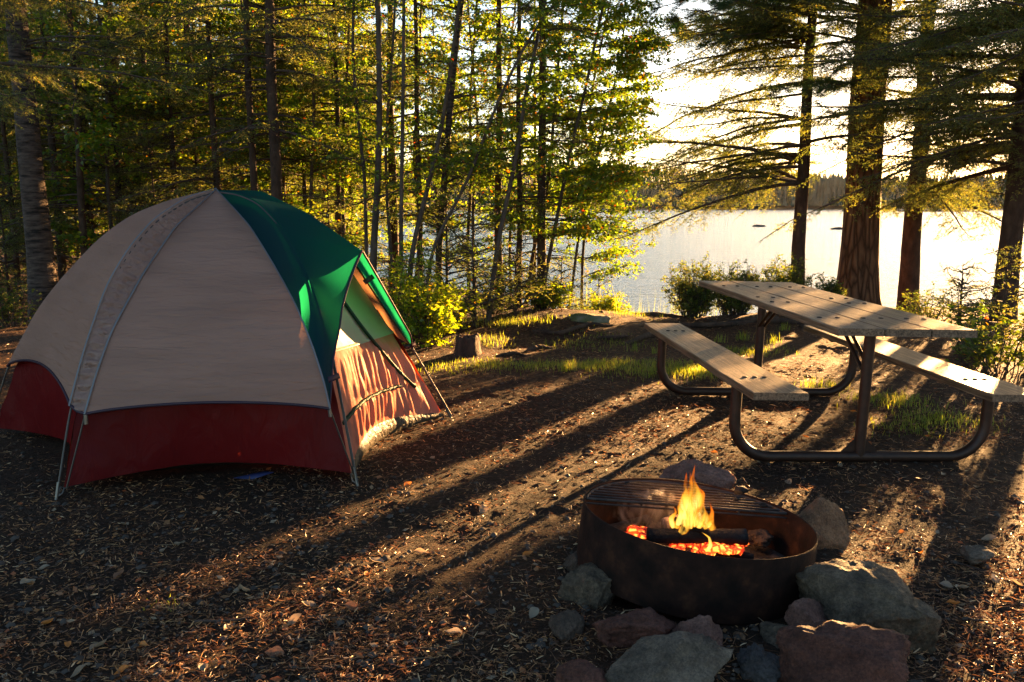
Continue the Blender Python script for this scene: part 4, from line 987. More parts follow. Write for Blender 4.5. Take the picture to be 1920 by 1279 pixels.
mk('spruce_tree', spruce(18, 11, .09, 2.5, 2.7, 70, .24, .036, .012, 1., wd=.0085), conm(SB), gloc(base(1889, 14.6), 14.6), 'spruce standing hidden behind the glaring trunk, only its crown showing', 'tree')
# near bough at the upper left
mk('fir_tree', spruce(16, 7, .14, 2.15, 2.3, 46, .20, .030, .0042, 1.2, bias=(-.15, .6), wd=.0035, tone=(.1, .95)), conm(SB), gloc(-4.75, 6.4), 'fir outside the left border, its near boughs hanging in at the top left corner', 'tree')
# --- left forest, named trunks
Lt = [ # px at y~300, depth, trunk radius, crown base, limb, seed, dx lean, kind label
 (57, 10.6, .155, 3.0, 1.6, 31, -.012, 'birch', 'thick pale birch trunk with dark scars at the left edge'),
 (101, 13.0, .06, 2.3, 1.5, 32, 0, 'spruce', 'slender reddish lit trunk just right of the thick birch'),
 (149, 11.8, .052, 2.6, 1.6, 33, .004, 'spruce', 'slim dark trunk with bare side branches, second right of the birch'),
 (219, 13.5, .055, 2.2, 1.5, 34, 0, 'spruce', 'slim trunk third right of the birch, over the left slope of the tent'),
 (474, 11.4, .055, 1.9, 1.6, 35, .004, 'spruce', 'dark straight trunk rising just right of the tent peak'),
 (517, 10.9, .085, 2.2, 1.7, 36, .005, 'spruce', 'thicker dark trunk beside the one right of the tent peak'),
 (569, 13.0, .035, 2.0, 1.2, 37, 0, 'spruce', 'thin trunk above the green awning, between thicker ones'),
 (634, 12.4, .042, 1.8, 1.4, 38, .003, 'spruce', 'narrow trunk standing above the tip of the awning'),
 (936, 12.2, .055, 1.9, 1.5, 39, 0, 'spruce', 'brown trunk behind the leaning saplings in the middle'),
 (973, 11.8, .04, 1.3, 1.3, 40, 0, 'spruce', 'thin dark trunk left of the last trunk before the lake gap'),
 (1016, 11.7, .062, 1.9, 1.5, 41, -.008, 'spruce', 'scaly grey trunk, the last one before the gap to the lake'),
 (1003, 13.6, .032, 1.6, 1.2, 42, 0, 'spruce', 'thin pale stem half hidden behind the last trunk by the gap'),
]
for px, Y, r0, cb, L, sd_, ln, kind, lab in Lt:
    x = base(px, Y, 300)-ln*2
    if kind == 'birch':
        P = trunk_path(9, (ln, 0), .06, sd_); tr = trunk_mb(P, r0, r0*.35, .25, 20, .05, sd_)
        _, br, nd = spruce(sd_, 8.5, .05, cb, 1.5, 26, .25, .03, .014, .9); pr = (tr, br, nd); mt = (BB, M['twig'], M['spruce'])
        mk('birch_tree', pr, mt, gloc(x, Y), lab, 'tree')
    else:
        pr = spruce(sd_, 9+random.uniform(-1, 1), r0, cb, L, 44, .26, .034, .0125, .95, lean=(ln, 0), dead=18, wd=.0085); mk('spruce_tree', pr, conm(SB), gloc(x, Y), lab, 'tree')
# --- saplings with bright leaves: paths given as pixels at one depth
def pxpath(pts, Y, zb=None):
    P = [at(px, py, Y) for px, py in pts]; p0 = P[0].copy(); return p0, [q-np.array([p0[0], p0[1], 0]) for q in P]
def sap(pts, Y, r0, r1, nb, L, nl_, size, label, seed, z0=.25, bias=None, up=.5, bark=None, name='birch_sapling', tone=(0, 1)):
    x0 = at(pts[0][0], pts[0][1], Y)[0]; g0 = float(gz(x0, Y)); P = []
    for px, py in pts:
        q = at(px, py, Y); P.append([q[0]-x0, 0, q[2]-g0])
    P[0][2] = -.05
    rng = np.random.RandomState(seed)
    top = np.array(P[-1]); dr = nz(np.array(P[-1])-np.array(P[-2]))
    P += [list(top+dr*1.0+[0, rng.normal(0, .1), 0]), list(top+dr*2.2+[rng.normal(0, .15), rng.normal(0, .2), 0])]
    tr, br, lf = leafy(seed, P, r0, r1, nb, L, nl_, size, z0, up, bias, tone)
    return mk(name, (tr, br, lf), (bark or AB_, M['twig'], M['leaf']), (x0, Y, g0), label, 'tree', names=('trunk', 'branch', 'leaves'))
sap([(698, 560), (700, 470), (708, 350), (712, 200), (710, 47), (706, -60)], 10.4, .045, .02, 34, 1.0, 7, .052, 'forked brown sapling, thickest stem right of the awning tip', 51)
sap([(751, 592), (752, 400), (755, 230), (757, 70), (757, -40)], 9.6, .026, .012, 24, .8, 5, .048, 'straight thin stem with a sunlit edge rising behind the yellow shrub', 52, z0=.35)
sap([(690, 560), (687, 464), (684, 328), (668, 200), (660, 80), (665, -20)], 10.8, .025, .012, 22, .9, 6, .05, 'crooked thin stem left of the forked sapling', 53)
sap([(745, 560), (728, 420), (722, 280), (734, 120), (738, 70), (742, -20)], 11.0, .022, .010, 24, .9, 7, .05, 'thin dark stem between the forked sapling and the straight thin stem', 54)
sap([(822, 560), (823, 450), (832, 356), (841, 235), (851, 117), (866, 0)], 11.4, .048, .03, 40, 1.1, 7, .052, 'tall grey birch leaning slightly right in the middle of the wood', 55, bark=BB)
sap([(762, 560), (771, 474), (790, 400), (808, 328), (832, 220), (850, 90)], 10.2, .034, .012, 30, .9, 7, .05, 'leaning sapling whose stem slants up to the right in the middle', 56)
sap([(795, 520), (808, 464), (845, 400), (884, 324), (925, 210), (980, 90), (1030, 20)], 10.0, .022, .010, 34, .9, 8, .052, 'most slanted thin stem crossing in front of the middle trunks', 57, z0=.3)
sap([(915, 575), (919, 563), (935, 446), (959, 338), (973, 262), (985, 180), (1010, 60)], 10.3, .032, .014, 60, 1.2, 12, .055, 'curved dark sapling in front of the last trunks before the lake', 58, bias=(0., .45), z0=.3)
sap([(1010, 585), (1030, 480), (1050, 380), (1070, 280), (1095, 180), (1120, 60)], 11.6, .028, .012, 110, 1.45, 13, .056, 'leafy bright sapling arching out over the gap to the lake', 59, bias=(0., .55), z0=.18, up=.35)
sap([(985, 585), (1000, 470), (1030, 330), (1040, 200), (1050, 80)], 12.3, .03, .012, 90, 1.3, 12, .055, 'dense yellow green sapling behind the last scaly trunk', 60, bias=(0., .35), z0=.2)
sap([(880, 575), (876, 450), (885, 330), (880, 200), (890, 60)], 12.8, .028, .012, 70, 1.2, 11, .052, 'leafy sapling filling the space behind the curved dark one', 61, z0=.25)
sap([(640, 560), (645, 430), (640, 300), (650, 150), (655, 30)], 12.8, .028, .012, 46, 1.2, 8, .052, 'leafy sapling behind the narrow trunk above the awning', 62, z0=.3)
sap([(775, 560), (790, 430), (775, 300), (785, 150), (790, 10)], 13.0, .026, .012, 46, 1.2, 8, .052, 'leafy sapling far back between the leaning stems', 63, z0=.3)
sap([(1060, 590), (1075, 520), (1085, 440), (1100, 360), (1120, 290), (1135, 230)], 12.0, .022, .009, 80, 1.1, 12, .055, 'low leafy sapling at the brink, rightmost of the bright ones', 64, bias=(0., .5), z0=.40, up=.25)
sap([(1090, 588), (1092, 470), (1110, 330), (1105, 190), (1130, 70)], 13.0, .026, .01, 90, 1.25, 12, .055, 'tall leafy sapling at the water behind the arching one', 65, bias=(0., .4), z0=.25, up=.4)
sap([(960, 580), (955, 450), (965, 300), (950, 150), (965, 20)], 13.2, .024, .01, 70, 1.2, 10, .055, 'leafy sapling far back between the two brown middle trunks', 66, z0=.15)
# --- unnamed wood behind: shared shapes, each tree its own object
protos = []
for i, (H, r0, cb, L, n) in enumerate([(9, .07, 1.6, 1.7, 52), (10, .09, 2.2, 1.9, 54), (8, .05, 1.1, 1.5, 50), (7, .04, .5, 1.4, 54)]):
    pr = spruce(70+i, H, r0, cb, L, n, .24, .045, .016, .95, dead=10, wd=.011)
    protos.append(mk('spruce_tree', pr, conm(SB), (0, 0, -50), 'x', 'tree', 'spruces in the wood behind the tent'))
rng = np.random.RandomState(77); spots = []
tries = 0
while len(spots) < 62 and tries < 20000:
    tries += 1; x = rng.uniform(-13.5, -.2); y = rng.uniform(11.5, 25)
    if y > shore(x)-.5 or abs(x/y) > .66: continue
    if any((x-a)**2+(y-b)**2 < .85 for a, b in spots): continue
    if x > -2.6 and y > 14: continue
    spots.append((x, y))
used = set()
for i, (x, y) in enumerate(spots):
    p = protos[i % 4]; px = 960+1635*x/y
    side = 'left of the tent' if px < 250 else ('behind the tent peak' if px < 620 else 'behind the leafy saplings')
    depth = 'nearer' if y < 16 else 'deeper'
    lab = 'one of the %s spruces in the wood %s' % (depth, side)
    if i < 4: e = p; e.location = gloc(x, y); e.rotation_euler[2] = rng.uniform(0, 6); e['label'] = lab; e['group'] = 'spruces %s %s' % (depth, side)
    else: dup(p, gloc(x, y), rng.uniform(0, 6.28), rng.uniform(.8, 1.15), lab, 'spruces %s %s' % (depth, side))
# leafy undergrowth trees deeper in the wood
lp_ = []
for i in range(2):
    P = [[0, 0, -.1], [.05, 0, 1.5], [.0, .1, 3], [.15, 0, 5], [.1, .1, 6.5]]
    tr, br, lf = leafy(90+i, P, .03, .012, 90, 1.6, 9, .07, .12, .45)
    lp_.append(mk('maple_sapling', (tr, br, lf), (AB_, M['twig'], M['leaf']), (0, 0, -50), 'x', 'tree', names=('trunk', 'branch', 'leaves')))
k = 0; sp2 = []
while k < 20:
    x = rng.uniform(-10.5, -.3); y = rng.uniform(12, 20)
    if y > shore(x)-.3 or abs(x/y) > .62: continue
    if any((x-a)**2+(y-b)**2 < 1.0 for a, b in sp2): continue
    sp2.append((x, y)); px = 960+1635*x/y; side = 'left of the tent peak' if px < 420 else ('right of the tent peak' if px < 700 else 'behind the middle saplings')
    lab = 'one of the bright leaved saplings deep in the wood %s' % side; p = lp_[k % 2]
    if k < 2: p.location = gloc(x, y); p['label'] = lab; p['group'] = 'leafy saplings '+side
    else: dup(p, gloc(x, y), rng.uniform(0, 6.28), rng.uniform(.7, 1.1), lab, 'leafy saplings '+side)
    k += 1
# --- small firs and shrubs
def smallfir(px, Y, H, L, seed, label, tone=(.2, .95), py=590):
    x = base(px, Y, py); mk('fir_sapling', spruce(seed, H, .02, .08, L, int(26+H*16), .12, .026, .008, 1., rise=.35, wd=.006, tone=tone), conm(SB), gloc(x, Y), label, 'sapling')
smallfir(890, 10.0, 1.3, .55, 101, 'small bright fir at the edge of the wood behind the stump')
smallfir(838, 11.0, 2.3, .8, 102, 'dark young fir behind the stump among the saplings', (0, .6))
smallfir(965, 10.6, .95, .6, 103, 'low spreading fir near the roots right of the stump')
smallfir(1120, 12.2, 1.2, .6, 104, 'yellow green young fir at the brink of the lake gap')
smallfir(1050, 11.9, .9, .5, 105, 'small fir between the last trunk and the lake gap')
smallfir(300, 12.0, 2.6, .9, 106, 'young fir behind the left slope of the tent', (0, .7))
smallfir(620, 11.6, 2.2, .8, 107, 'young fir behind the awning', (0, .8))
smallfir(1800, 9.8, .75, .45, 108, 'low bright fir behind the right bench')
smallfir(1880, 8.4, .95, .5, 109, 'small fir in the glare at the right behind the bench', (.1, .9))
smallfir(20, 11.5, 2.4, .9, 110, 'young fir at the left border behind the birch', (0, .7))
def shrub(px, Y, H, Wd, seed, label, n=26, size=.04, nl_=9, mat=None, py=600, tone=(0, 1), name='shrub', hang=.1):
    rng = np.random.RandomState(seed); x = base(px, Y, py); st, lf = MB(), MB(); pts = []
    for i in range(n):
        th = rng.uniform(0, 6.28); o_ = rng.uniform(0, Wd*.35); e = rng.uniform(.3, 1.); b = np.array([math.cos(th)*o_, math.sin(th)*o_, -.03]); tp2 = np.array([math.cos(th)*Wd*e, math.sin(th)*Wd*.8*e, H*rng.uniform(.55, 1.05)*(1.1-.45*e)])
        md = (b+tp2)/2+rng.normal(0, .05, 3)+[0, 0, .08]; c = smooth_curve([b, md, tp2], 9); st.tube(c, np.linspace(.006, .0018, 9), 5, cap=False)
        for j in range(7):
            q = rng.uniform(.25, 1); p = c[int(q*8)]; dd = nz(rng.normal(0, 1, 3)+[0, 0, .5]); tl = rng.uniform(.06, .22)*(.6+H*.4); st.tube([p, p+dd*tl*.5, p+dd*tl], [.002, .0016, .001], 3, cap=False)
            t_ = rng.uniform(.2, 1, nl_); pts.append(p+dd*tl*t_[:, None]+rng.normal(0, .012, (nl_, 3)))
    leaves(lf, np.concatenate(pts), rng, size, -hang, tone)
    return mk(name, (st, lf), (M['twig'], mat or M['leaf']), gloc(x, Y), label, 'shrub', names=('stem', 'leaves'))
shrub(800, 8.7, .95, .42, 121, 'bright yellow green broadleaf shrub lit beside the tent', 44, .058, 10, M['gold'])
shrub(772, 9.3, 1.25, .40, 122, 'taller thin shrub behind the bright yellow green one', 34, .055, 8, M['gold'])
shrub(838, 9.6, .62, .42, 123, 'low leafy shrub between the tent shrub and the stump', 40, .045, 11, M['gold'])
shrub(1300, 10.9, .82, .44, 124, 'willow like shrub on the bank left of the picnic table', 84, .034, 16, M['shrub'], 595)
shrub(1375, 11.0, .74, .46, 125, 'shrub on the bank directly behind the table end', 76, .034, 15, M['shrub'], 595)
shrub(1465, 11.3, .76, .46, 126, 'shrub on the bank in front of the slim spruce trunk', 70, .036, 15, M['shrub'], 590)
shrub(1535, 11.5, .55, .35, 127, 'low shrub between the slim trunk and the thick pine', 50, .036, 14, M['shrub'], 590)
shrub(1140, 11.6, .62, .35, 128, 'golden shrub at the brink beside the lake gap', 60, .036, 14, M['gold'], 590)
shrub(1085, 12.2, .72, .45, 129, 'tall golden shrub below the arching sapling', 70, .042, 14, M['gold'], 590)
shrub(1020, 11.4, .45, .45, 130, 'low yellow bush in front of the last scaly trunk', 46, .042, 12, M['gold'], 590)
shrub(1835, 7.6, .75, .35, 131, 'sparse shrub with large leaves behind the right bench', 11, .06, 4, None, 600)
shrub(1880, 7.2, .65, .45, 132, 'dark leafy shrub at the right border behind the bench', 20, .055, 6, M['shrub'], 620)
shrub(1740, 9.4, .55, .4, 133, 'small bush at the foot of the dark spruce by the water', 24, .035, 9, M['shrub'], 590)
shrub(715, 10.6, .9, .5, 134, 'shady bush behind the right pole of the tent', 24, .045, 8)
shrub(930, 11.2, .8, .5, 135, 'bush at the foot of the middle trunks', 26, .045, 9)
shrub(20, 9.8, .6, .6, 136, 'shady undergrowth bush at the left border', 22, .04, 8, M['shrub'])

# ------------------------------------------------------------------ forest floor
def lit_mat(name, stops, rough=.45, spec=.5, trans=.18):
    m, t, out = newmat(name); a = N(t, 'ShaderNodeAttribute', attribute_name='rnd'); c = ramp(t, a.outputs['Fac'], stops)
    b = N(t, 'ShaderNodeBsdfPrincipled', Roughness=rough); b.inputs['Specular IOR Level'].default_value = spec; t.links.new(c, b.inputs['Base Color'])
    tr = N(t, 'ShaderNodeBsdfTranslucent'); t.links.new(c, tr.inputs[0]); x = N(t, 'ShaderNodeMixShader', Fac=trans)
    t.links.new(b.outputs[0], x.inputs[1]); t.links.new(tr.outputs[0], x.inputs[2]); t.links.new(x.outputs[0], out.inputs[0]); return m
M['chips'] = lit_mat('dry_litter', [(0, (.04, .017, .008)), (.45, (.14, .058, .022)), (.75, (.34, .155, .058)), (.93, (.54, .29, .12)), (1, (.62, .44, .26))])
rng = np.random.RandomState(8)
def scatter(n, y0, y1, xw=.66, pw=2.0):
    u = rng.uniform(0, 1, n); y = 1/((1/y0)*(1-u)+(1/y1)*u) if pw == 2 else y0+(y1-y0)*u
    x = rng.uniform(-1, 1, n)*(xw*y+.25); k = y < shore(x)-.15; return x[k], y[k]
def inside_tent(x, y): return np.hypot(x-TO[0], y-TO[1]) < 1.02
def inside_ring(x, y): return np.hypot(x-RC[0], y-RC[1]) < .45
def sticks(n, y0, y1, l0, l1, w0, name, label, clump=1.3, tilt=.34, xw=.66, tone=(0, 1)):
    x, y = scatter(n, y0, y1, xw); d = vnoise(x, y, 1.1, 30)+.6*vnoise(x, y, 3.7, 31)+.5*vnoise(x, y, 11, 32)
    k = (rng.uniform(-.75, .75, len(x))*1.2 < d*clump+.12) & ~inside_tent(x, y) & ~inside_ring(x, y); x, y = x[k], y[k]; m = len(x)
    z = gz(x, y)+.004; a = rng.uniform(0, 6.28, m); el = np.abs(rng.normal(0, tilt, m)); L = rng.uniform(l0, l1, m)*rng.uniform(.5, 1, m)
    wv = np.maximum(w0*rng.uniform(.6, 1.6, m), y*.00045)
    dr = np.stack([np.cos(a)*np.cos(el), np.sin(a)*np.cos(el), np.sin(el)], 1); roll = rng.normal(0, .8, m)
    sd2 = np.stack([-np.sin(a), np.cos(a), np.zeros(m)], 1); up = np.cross(dr, sd2); s_ = sd2*np.cos(roll)[:, None]+up*np.sin(roll)[:, None]; nn_ = np.cross(s_, dr)
    c = np.stack([x, y, z+wv*.5+np.sin(el)*L*.5], 1); bend = nn_*(L*rng.normal(0, .07, m))[:, None]
    hl = dr*(L/2)[:, None]; w_ = s_*(wv/2)[:, None]; th_ = nn_*(wv*.35)[:, None]
    V = np.stack([c-hl-w_*.7, c-hl+w_*.7, c+bend+w_, c+hl+w_*.4, c+hl-w_*.4, c+bend-w_, c+bend+th_, c-hl+th_*.6, c+hl+th_*.6], 1).reshape(-1, 3); i = np.arange(m)[:, None]*9
    F = np.concatenate([i+np.array([[0, 7, 6, 5]]), i+np.array([[7, 1, 2, 6]]), i+np.array([[5, 6, 8, 4]]), i+np.array([[6, 2, 3, 8]])], 0)
    mb = MB(); r_ = rng.uniform(*tone, m); mb.add(V, F, np.concatenate([r_]*4)); o = mb.build(name, M['chips'], smooth=False); tag(o, label, 'litter', kind='stuff')
sticks(80000, 1.9, 13, .012, .035, .0035, 'wood_chips', 'dry bark chips and splinters strewn over the dirt', 2.1)
sticks(26000, 1.9, 13, .04, .085, .0016, 'fallen_needles', 'fallen pine needles scattered over the dirt', 1.2, .12)
sticks(24000, 5.0, 14, .02, .06, .004, 'duff', 'reddish needle duff near the bank', .8, .25, tone=(0, .8))
def flakes(n, y0, y1, s0, s1, name, label, mat, tone=(0, 1), lift=.35):
    x, y = scatter(n, y0, y1); d = vnoise(x, y, 1.1, 30)+.6*vnoise(x, y, 3.7, 31)+.5*vnoise(x, y, 11, 32); k = ~inside_tent(x, y) & ~inside_ring(x, y) & (rng.uniform(-.9, .9, len(x)) < d*1.9+.1); x, y = x[k], y[k]; m = len(x)
    P = np.stack([x, y, gz(x, y)+.006], 1); a = rng.uniform(0, 6.28, m); d = np.stack([np.cos(a), np.sin(a), rng.normal(0, lift*.5, m)], 1)
    n_ = np.stack([rng.normal(0, lift, m), rng.normal(0, lift, m), np.ones(m)], 1); s_ = np.cross(d, n_); s_ /= np.linalg.norm(s_, axis=1)[:, None]
    L = (rng.uniform(s0, s1, m))[:, None]; w_ = L*rng.uniform(.2, .38, m)[:, None]; u = np.array([0, 0, 1.0]); cu = L*rng.uniform(.02, .2, m)[:, None]
    V = np.stack([P-d*L/2+u*cu, P-d*L*.1+s_*w_+u*cu*.8, P+d*L/2+u*cu*1.2, P-d*L*.1-s_*w_+u*cu*.7, P], 1).reshape(-1, 3); i = np.arange(m)[:, None]*5
    F = np.concatenate([i+np.array([[0, 1, 4]]), i+np.array([[1, 2, 4]]), i+np.array([[2, 3, 4]]), i+np.array([[3, 0, 4]])], 0)
    r_ = rng.uniform(*tone, m); mb = MB(); mb.add(V, F, np.concatenate([r_]*4)); o = mb.build(name, mat); tag(o, label, 'litter', kind='stuff')
M['dryleaf'] = lit_mat('dry_leaves', [(0, (.16, .07, .03)), (.4, (.36, .17, .06)), (.6, (.45, .11, .03)), (.8, (.30, .20, .11)), (1, (.36, .28, .19))], .5, .4, .35)
flakes(2600, 1.9, 13, .018, .04, 'leaf_litter', 'small dry leaves strewn over the campsite floor', M['dryleaf'])
flakes(16000, 1.9, 12, .004, .013, 'bark_crumbs', 'tiny bark crumbs on the dirt', M['chips'], lift=.6)
def pebbles(n, y0, y1):
    x, y = scatter(n, y0, y1); k = ~inside_tent(x, y) & ~inside_ring(x, y); x, y = x[k], y[k]; m = len(x); r = rng.uniform(.003, .011, m)*rng.choice([1, 1, 1, 1.8], m)
    O6 = np.array([[1, 0, 0], [0, 1, 0], [-1, 0, 0], [0, -1, 0], [0, 0, .8], [.7, .7, .35], [-.7, .7, .3], [-.7, -.7, .35], [.7, -.7, .3]])
    Vv = O6[None]*r[:, None, None]*rng.uniform(.7, 1.2, (m, 9, 1))+np.stack([x, y, gz(x, y)+.001], 1)[:, None]
    i = np.arange(m)[:, None]*9; fs = [[0, 5, 4], [5, 1, 4], [1, 6, 4], [6, 2, 4], [2, 7, 4], [7, 3, 4], [3, 8, 4], [8, 0, 4]]
    mb = MB(); mb.add(Vv.reshape(-1, 3), np.concatenate([i+np.array([f]) for f in fs], 0)); tag(mb.build('gravel', M['pebble']), 'small grey pebbles set in the dirt', 'gravel', kind='stuff')
pebbles(5000, 1.9, 9)
# single larger leaves one can pick out
kinds = [('tan', (.30, .21, .13), 'pale tan willow leaf lying on the dirt', .062), ('orange', (.55, .20, .04), 'curled orange leaf lying on the dirt', .045), ('cream', (.30, .24, .17), 'creamy dry leaf lying on the dirt', .055), ('brown', (.26, .12, .06), 'curled brown leaf lying on the dirt', .05)]
lm = {}
for nm, c_, lab, sz in kinds:
    mb = MB(); G = []
    for i in range(9):
        q = i/8; wv = sz*.24*math.sin(math.pi*q**.85)+.0006; row = []
        for j in range(5):
            t = j/4*2-1; row.append([(q-.5)*sz, t*wv, .004+.010*abs(t)**1.5*math.sin(math.pi*q)+.012*(q-.5)**2+.003*math.sin(q*7)])
        G.append(row)
    mb.grid(np.array(G), .5); lm[nm] = mb.mesh('fallen_leaf', lit_mat('leaf_'+nm, [(0, c_), (1, c_)], .5, .4, .35))
LF = [(335, 1022, 'cream'), (308, 1035, 'cream'), (82, 1070, 'cream'), (52, 1100, 'cream'), (233, 985, 'tan'), (225, 1080, 'brown'), (127, 1211, 'orange'), (187, 1215, 'tan'), (455, 1105, 'tan'), (430, 1178, 'tan'), (548, 1210, 'orange'), (552, 1168, 'tan'), (578, 1137, 'cream'), (705, 1058, 'cream'), (790, 1040, 'tan'), (850, 1196, 'cream'), (1000, 1163, 'cream'), (990, 1055, 'orange'), (690, 1085, 'orange'), (640, 1115, 'cream'), (660, 1145, 'brown'), (150, 1265, 'tan'), (265, 1210, 'orange'), (380, 1255, 'cream'), (905, 960, 'tan'), (1120, 875, 'cream'), (1338, 855, 'orange'), (1160, 960, 'brown'), (1480, 905, 'cream'), (1618, 910, 'brown'), (1660, 912, 'brown'), (1775, 1104, 'cream'), (1805, 1107, 'cream'), (1788, 1136, 'orange'), (1734, 1146, 'orange'), (1690, 1000, 'orange'), (1728, 1036, 'orange'), (1855, 1012, 'tan'), (1768, 885, 'tan'), (1740, 812, 'orange'), (1510, 822, 'orange'), (1600, 772, 'orange'), (1556, 985, 'tan'), (1862, 1092, 'cream'), (1765, 935, 'tan'), (1903, 1100, 'tan'), (230, 1262, 'orange'), (90, 1170, 'orange'), (515, 1225, 'brown'), (765, 910, 'orange')]
for i, (px, py, k) in enumerate(LF):
    p = gp(px, py, .0); o = bpy.data.objects.new('fallen_leaf', lm[k]); COL.objects.link(o); o.location = (p[0], p[1], float(gz(p[0], p[1]))+.003); o.rotation_euler = (rng.normal(0, .25), rng.normal(0, .25), rng.uniform(0, 6.28)); sc = rng.uniform(.8, 1.25); o.scale = (sc, sc*rng.uniform(.8, 1.3), sc)
    tag(o, [q[2] for q in kinds if q[0] == k][0], 'leaf', k+' leaves on the dirt')
# grass
def grass(name, cx, cy, rx, ry, n, h0, h1, label, seed, wd=.004, tone=(0, .9), kind='stuff', spread=.35):
    r_ = np.random.RandomState(seed); x = cx+r_.normal(0, rx*.5, n); y = cy+r_.normal(0, ry*.5, n)
    d = vnoise(x, y, 5, 50+seed)+.5*vnoise(x, y, 14, 51); k = (d > r_.uniform(-.6, .35, n)) & (y < shore(x)+(.4 if h1 > .25 else -.05)); x, y = x[k], y[k]; m = len(x)
    h = r_.uniform(h0, h1, m); a = r_.uniform(0, 6.28, m); ln = r_.uniform(.1, spread*2, m)*h; P = np.stack([x, y, gz(x, y)-.004], 1)
    dx = np.stack([np.cos(a), np.sin(a), 0*a], 1); s_ = np.stack([-np.sin(a), np.cos(a), 0*a], 1)*(wd*r_.uniform(.6, 1.2, m)/2)[:, None]
    def pt(q): return P+dx*(ln*q*q)[:, None]+np.stack([0*h, 0*h, h*(q-.15*q*q)], 1)
    V = np.stack([pt(0)-s_, pt(0)+s_, pt(.5)+s_*.85, pt(.5)-s_*.85, pt(1.)], 1).reshape(-1, 3); i = np.arange(m)[:, None]*5; r2 = r_.uniform(*tone, m)
    mb = MB(); mb.add(V, i+np.array([[0, 1, 2, 3]]), r2); mb.add(V, i+np.array([[3, 2, 4]]), r2); o = mb.build(name, M['grass']); return tag(o, label, 'grass', kind=kind)
for i, (px, py, rx, ry, n, h1) in enumerate([(960, 682, .75, .22, 1500, .05), (1110, 688, .8, .28, 2200, .055), (1240, 700, .55, .40, 2000, .07), (1330, 705, .35, .3, 900, .07), (975, 613, .45, .22, 1000, .085), (905, 640, .3, .3, 700, .07), (1400, 655, .4, .3, 700, .06), (1545, 728, .22, .15, 500, .09), (1680, 752, .30, .30, 900, .06), (1760, 785, .32, .25, 800, .055), (1690, 800, .25, .2, 300, .045), (830, 690, .4, .25, 500, .04), (1110, 640, .6, .5, 800, .05), (860, 600, .5, .5, 900, .09), (1180, 600, .35, .3, 400, .07)]):
    p = gp(px, py); grass('grass', p[0], p[1], rx, ry, n, .02, h1*1.3, 'patch of short bright grass on the dirt', 200+i)
for i, (px, py) in enumerate([(1470, 618), (1348, 635), (1395, 632), (1232, 660), (1190, 655), (1060, 700), (1450, 640), (318, 1135)]):
    p = gp(px, py); o = grass('grass_tuft', p[0], p[1], .07, .07, 60 if i < 7 else 22, .06 if i < 7 else .02, .15 if i < 7 else .035, 'small tuft of grass', 300+i, .005, kind=None)
    o['label'] = ['bright grass tuft under the table, behind its far post', 'grass tuft right of the far end of the left bench', 'small grass tuft below the roots behind the left bench', 'grass tuft beside the far left leg of the table', 'grass tuft left of the far end of the left bench', 'lone grass tuft between the stump and the table', 'grass tuft left of the one under the table', 'tiny green sprout on the dirt in front of the tent'][i]
p = gp(1120, 588); grass('tall_grass', p[0], 11.6, .5, .3, 260, .3, .62, 'tall lit grass at the brink beside the golden shrubs', 330, .007, spread=.5)
p = at(1235, 560, 13.5); 
r_ = np.random.RandomState(5); mb = MB(); n = 260; x = r_.uniform(1.3, 3.6, n); y = r_.uniform(13.2, 16.5, n); h = r_.uniform(.25, .75, n)
P = np.stack([x, y, 0*x+WZ-.05], 1); T = P+np.stack([r_.normal(0, .08, n), r_.normal(0, .05, n), h], 1); s_ = np.array([.0028, 0, 0]); V = np.stack([P-s_, P+s_, T], 1).reshape(-1, 3); mb.add(V, np.arange(n)[:, None]*3+np.array([[0, 1, 2]])); tag(mb.build('reeds', M['grass']), 'thin reeds standing in the shallow water by the bank', 'reeds', kind='stuff')
# roots, stump, mossy stone
def root(pts, r, label, seed):
    P = []
    for i, (px, py, dz) in enumerate(pts):
        q = gp(px, py, 0); z = float(gz(q[0], q[1])); q = gp(px, py, z+dz); P.append([q[0], q[1], float(gz(q[0], q[1]))+dz])
    c = smooth_curve(P, 34); rad = r*np.array([.35+.65*math.sin(math.pi*min(1, .12+i/33*.85))*(1+.25*noise.noise(Vector((i*.3, seed, 0)))) for i in range(34)])
    c[:, 2] += np.array([.012*noise.noise(Vector((i*.35, seed, 4))) for i in range(34)]); mb = MB(); mb.tube(c, rad, 10); tag(mb.build('tree_root', SB), label, 'root', 'roots on the bank')
root([(1035, 592, -.01), (1070, 585, .02), (1098, 578, .07), (1125, 588, .04), (1140, 600, -.02)], .035, 'thick arching root highest on the mound', 1)
root([(1000, 612, 0), (1050, 605, .03), (1105, 598, .03), (1150, 604, 0)], .028, 'root crossing the mound below the arching one', 2)
root([(1165, 590, 0), (1230, 594, .02), (1290, 592, .045), (1350, 603, .02), (1400, 607, 0)], .04, 'long smooth root along the brink left of the willow shrub', 3)
root([(1255, 607, 0), (1310, 606, .03), (1370, 603, .03), (1440, 602, 0)], .032, 'long root below the willow shrub', 4)
root([(1172, 648, -.01), (1195, 634, .05), (1225, 627, .06), (1275, 628, .0)], .034, 'bent root rising just left of the far end of the bench', 5)
root([(1372, 600, 0), (1420, 596, .04), (1470, 600, .03), (1530, 606, -.01)], .04, 'dark root behind the far post of the table', 6)
root([(985, 660, 0), (1012, 650, .03), (1035, 652, 0)], .026, 'short root hump between the stump and the mossy stone', 7)
root([(930, 668, 0), (965, 662, .02), (990, 668, 0)], .020, 'short pale root right of the stump', 8)
root([(1118, 634, 0), (1150, 628, .03), (1178, 632, 0)], .026, 'short root right below the mossy stone', 9)
root([(1150, 588, 0), (1175, 582, .05), (1192, 592, 0)], .040, 'knobby root end at the brink beside the lake gap', 10)
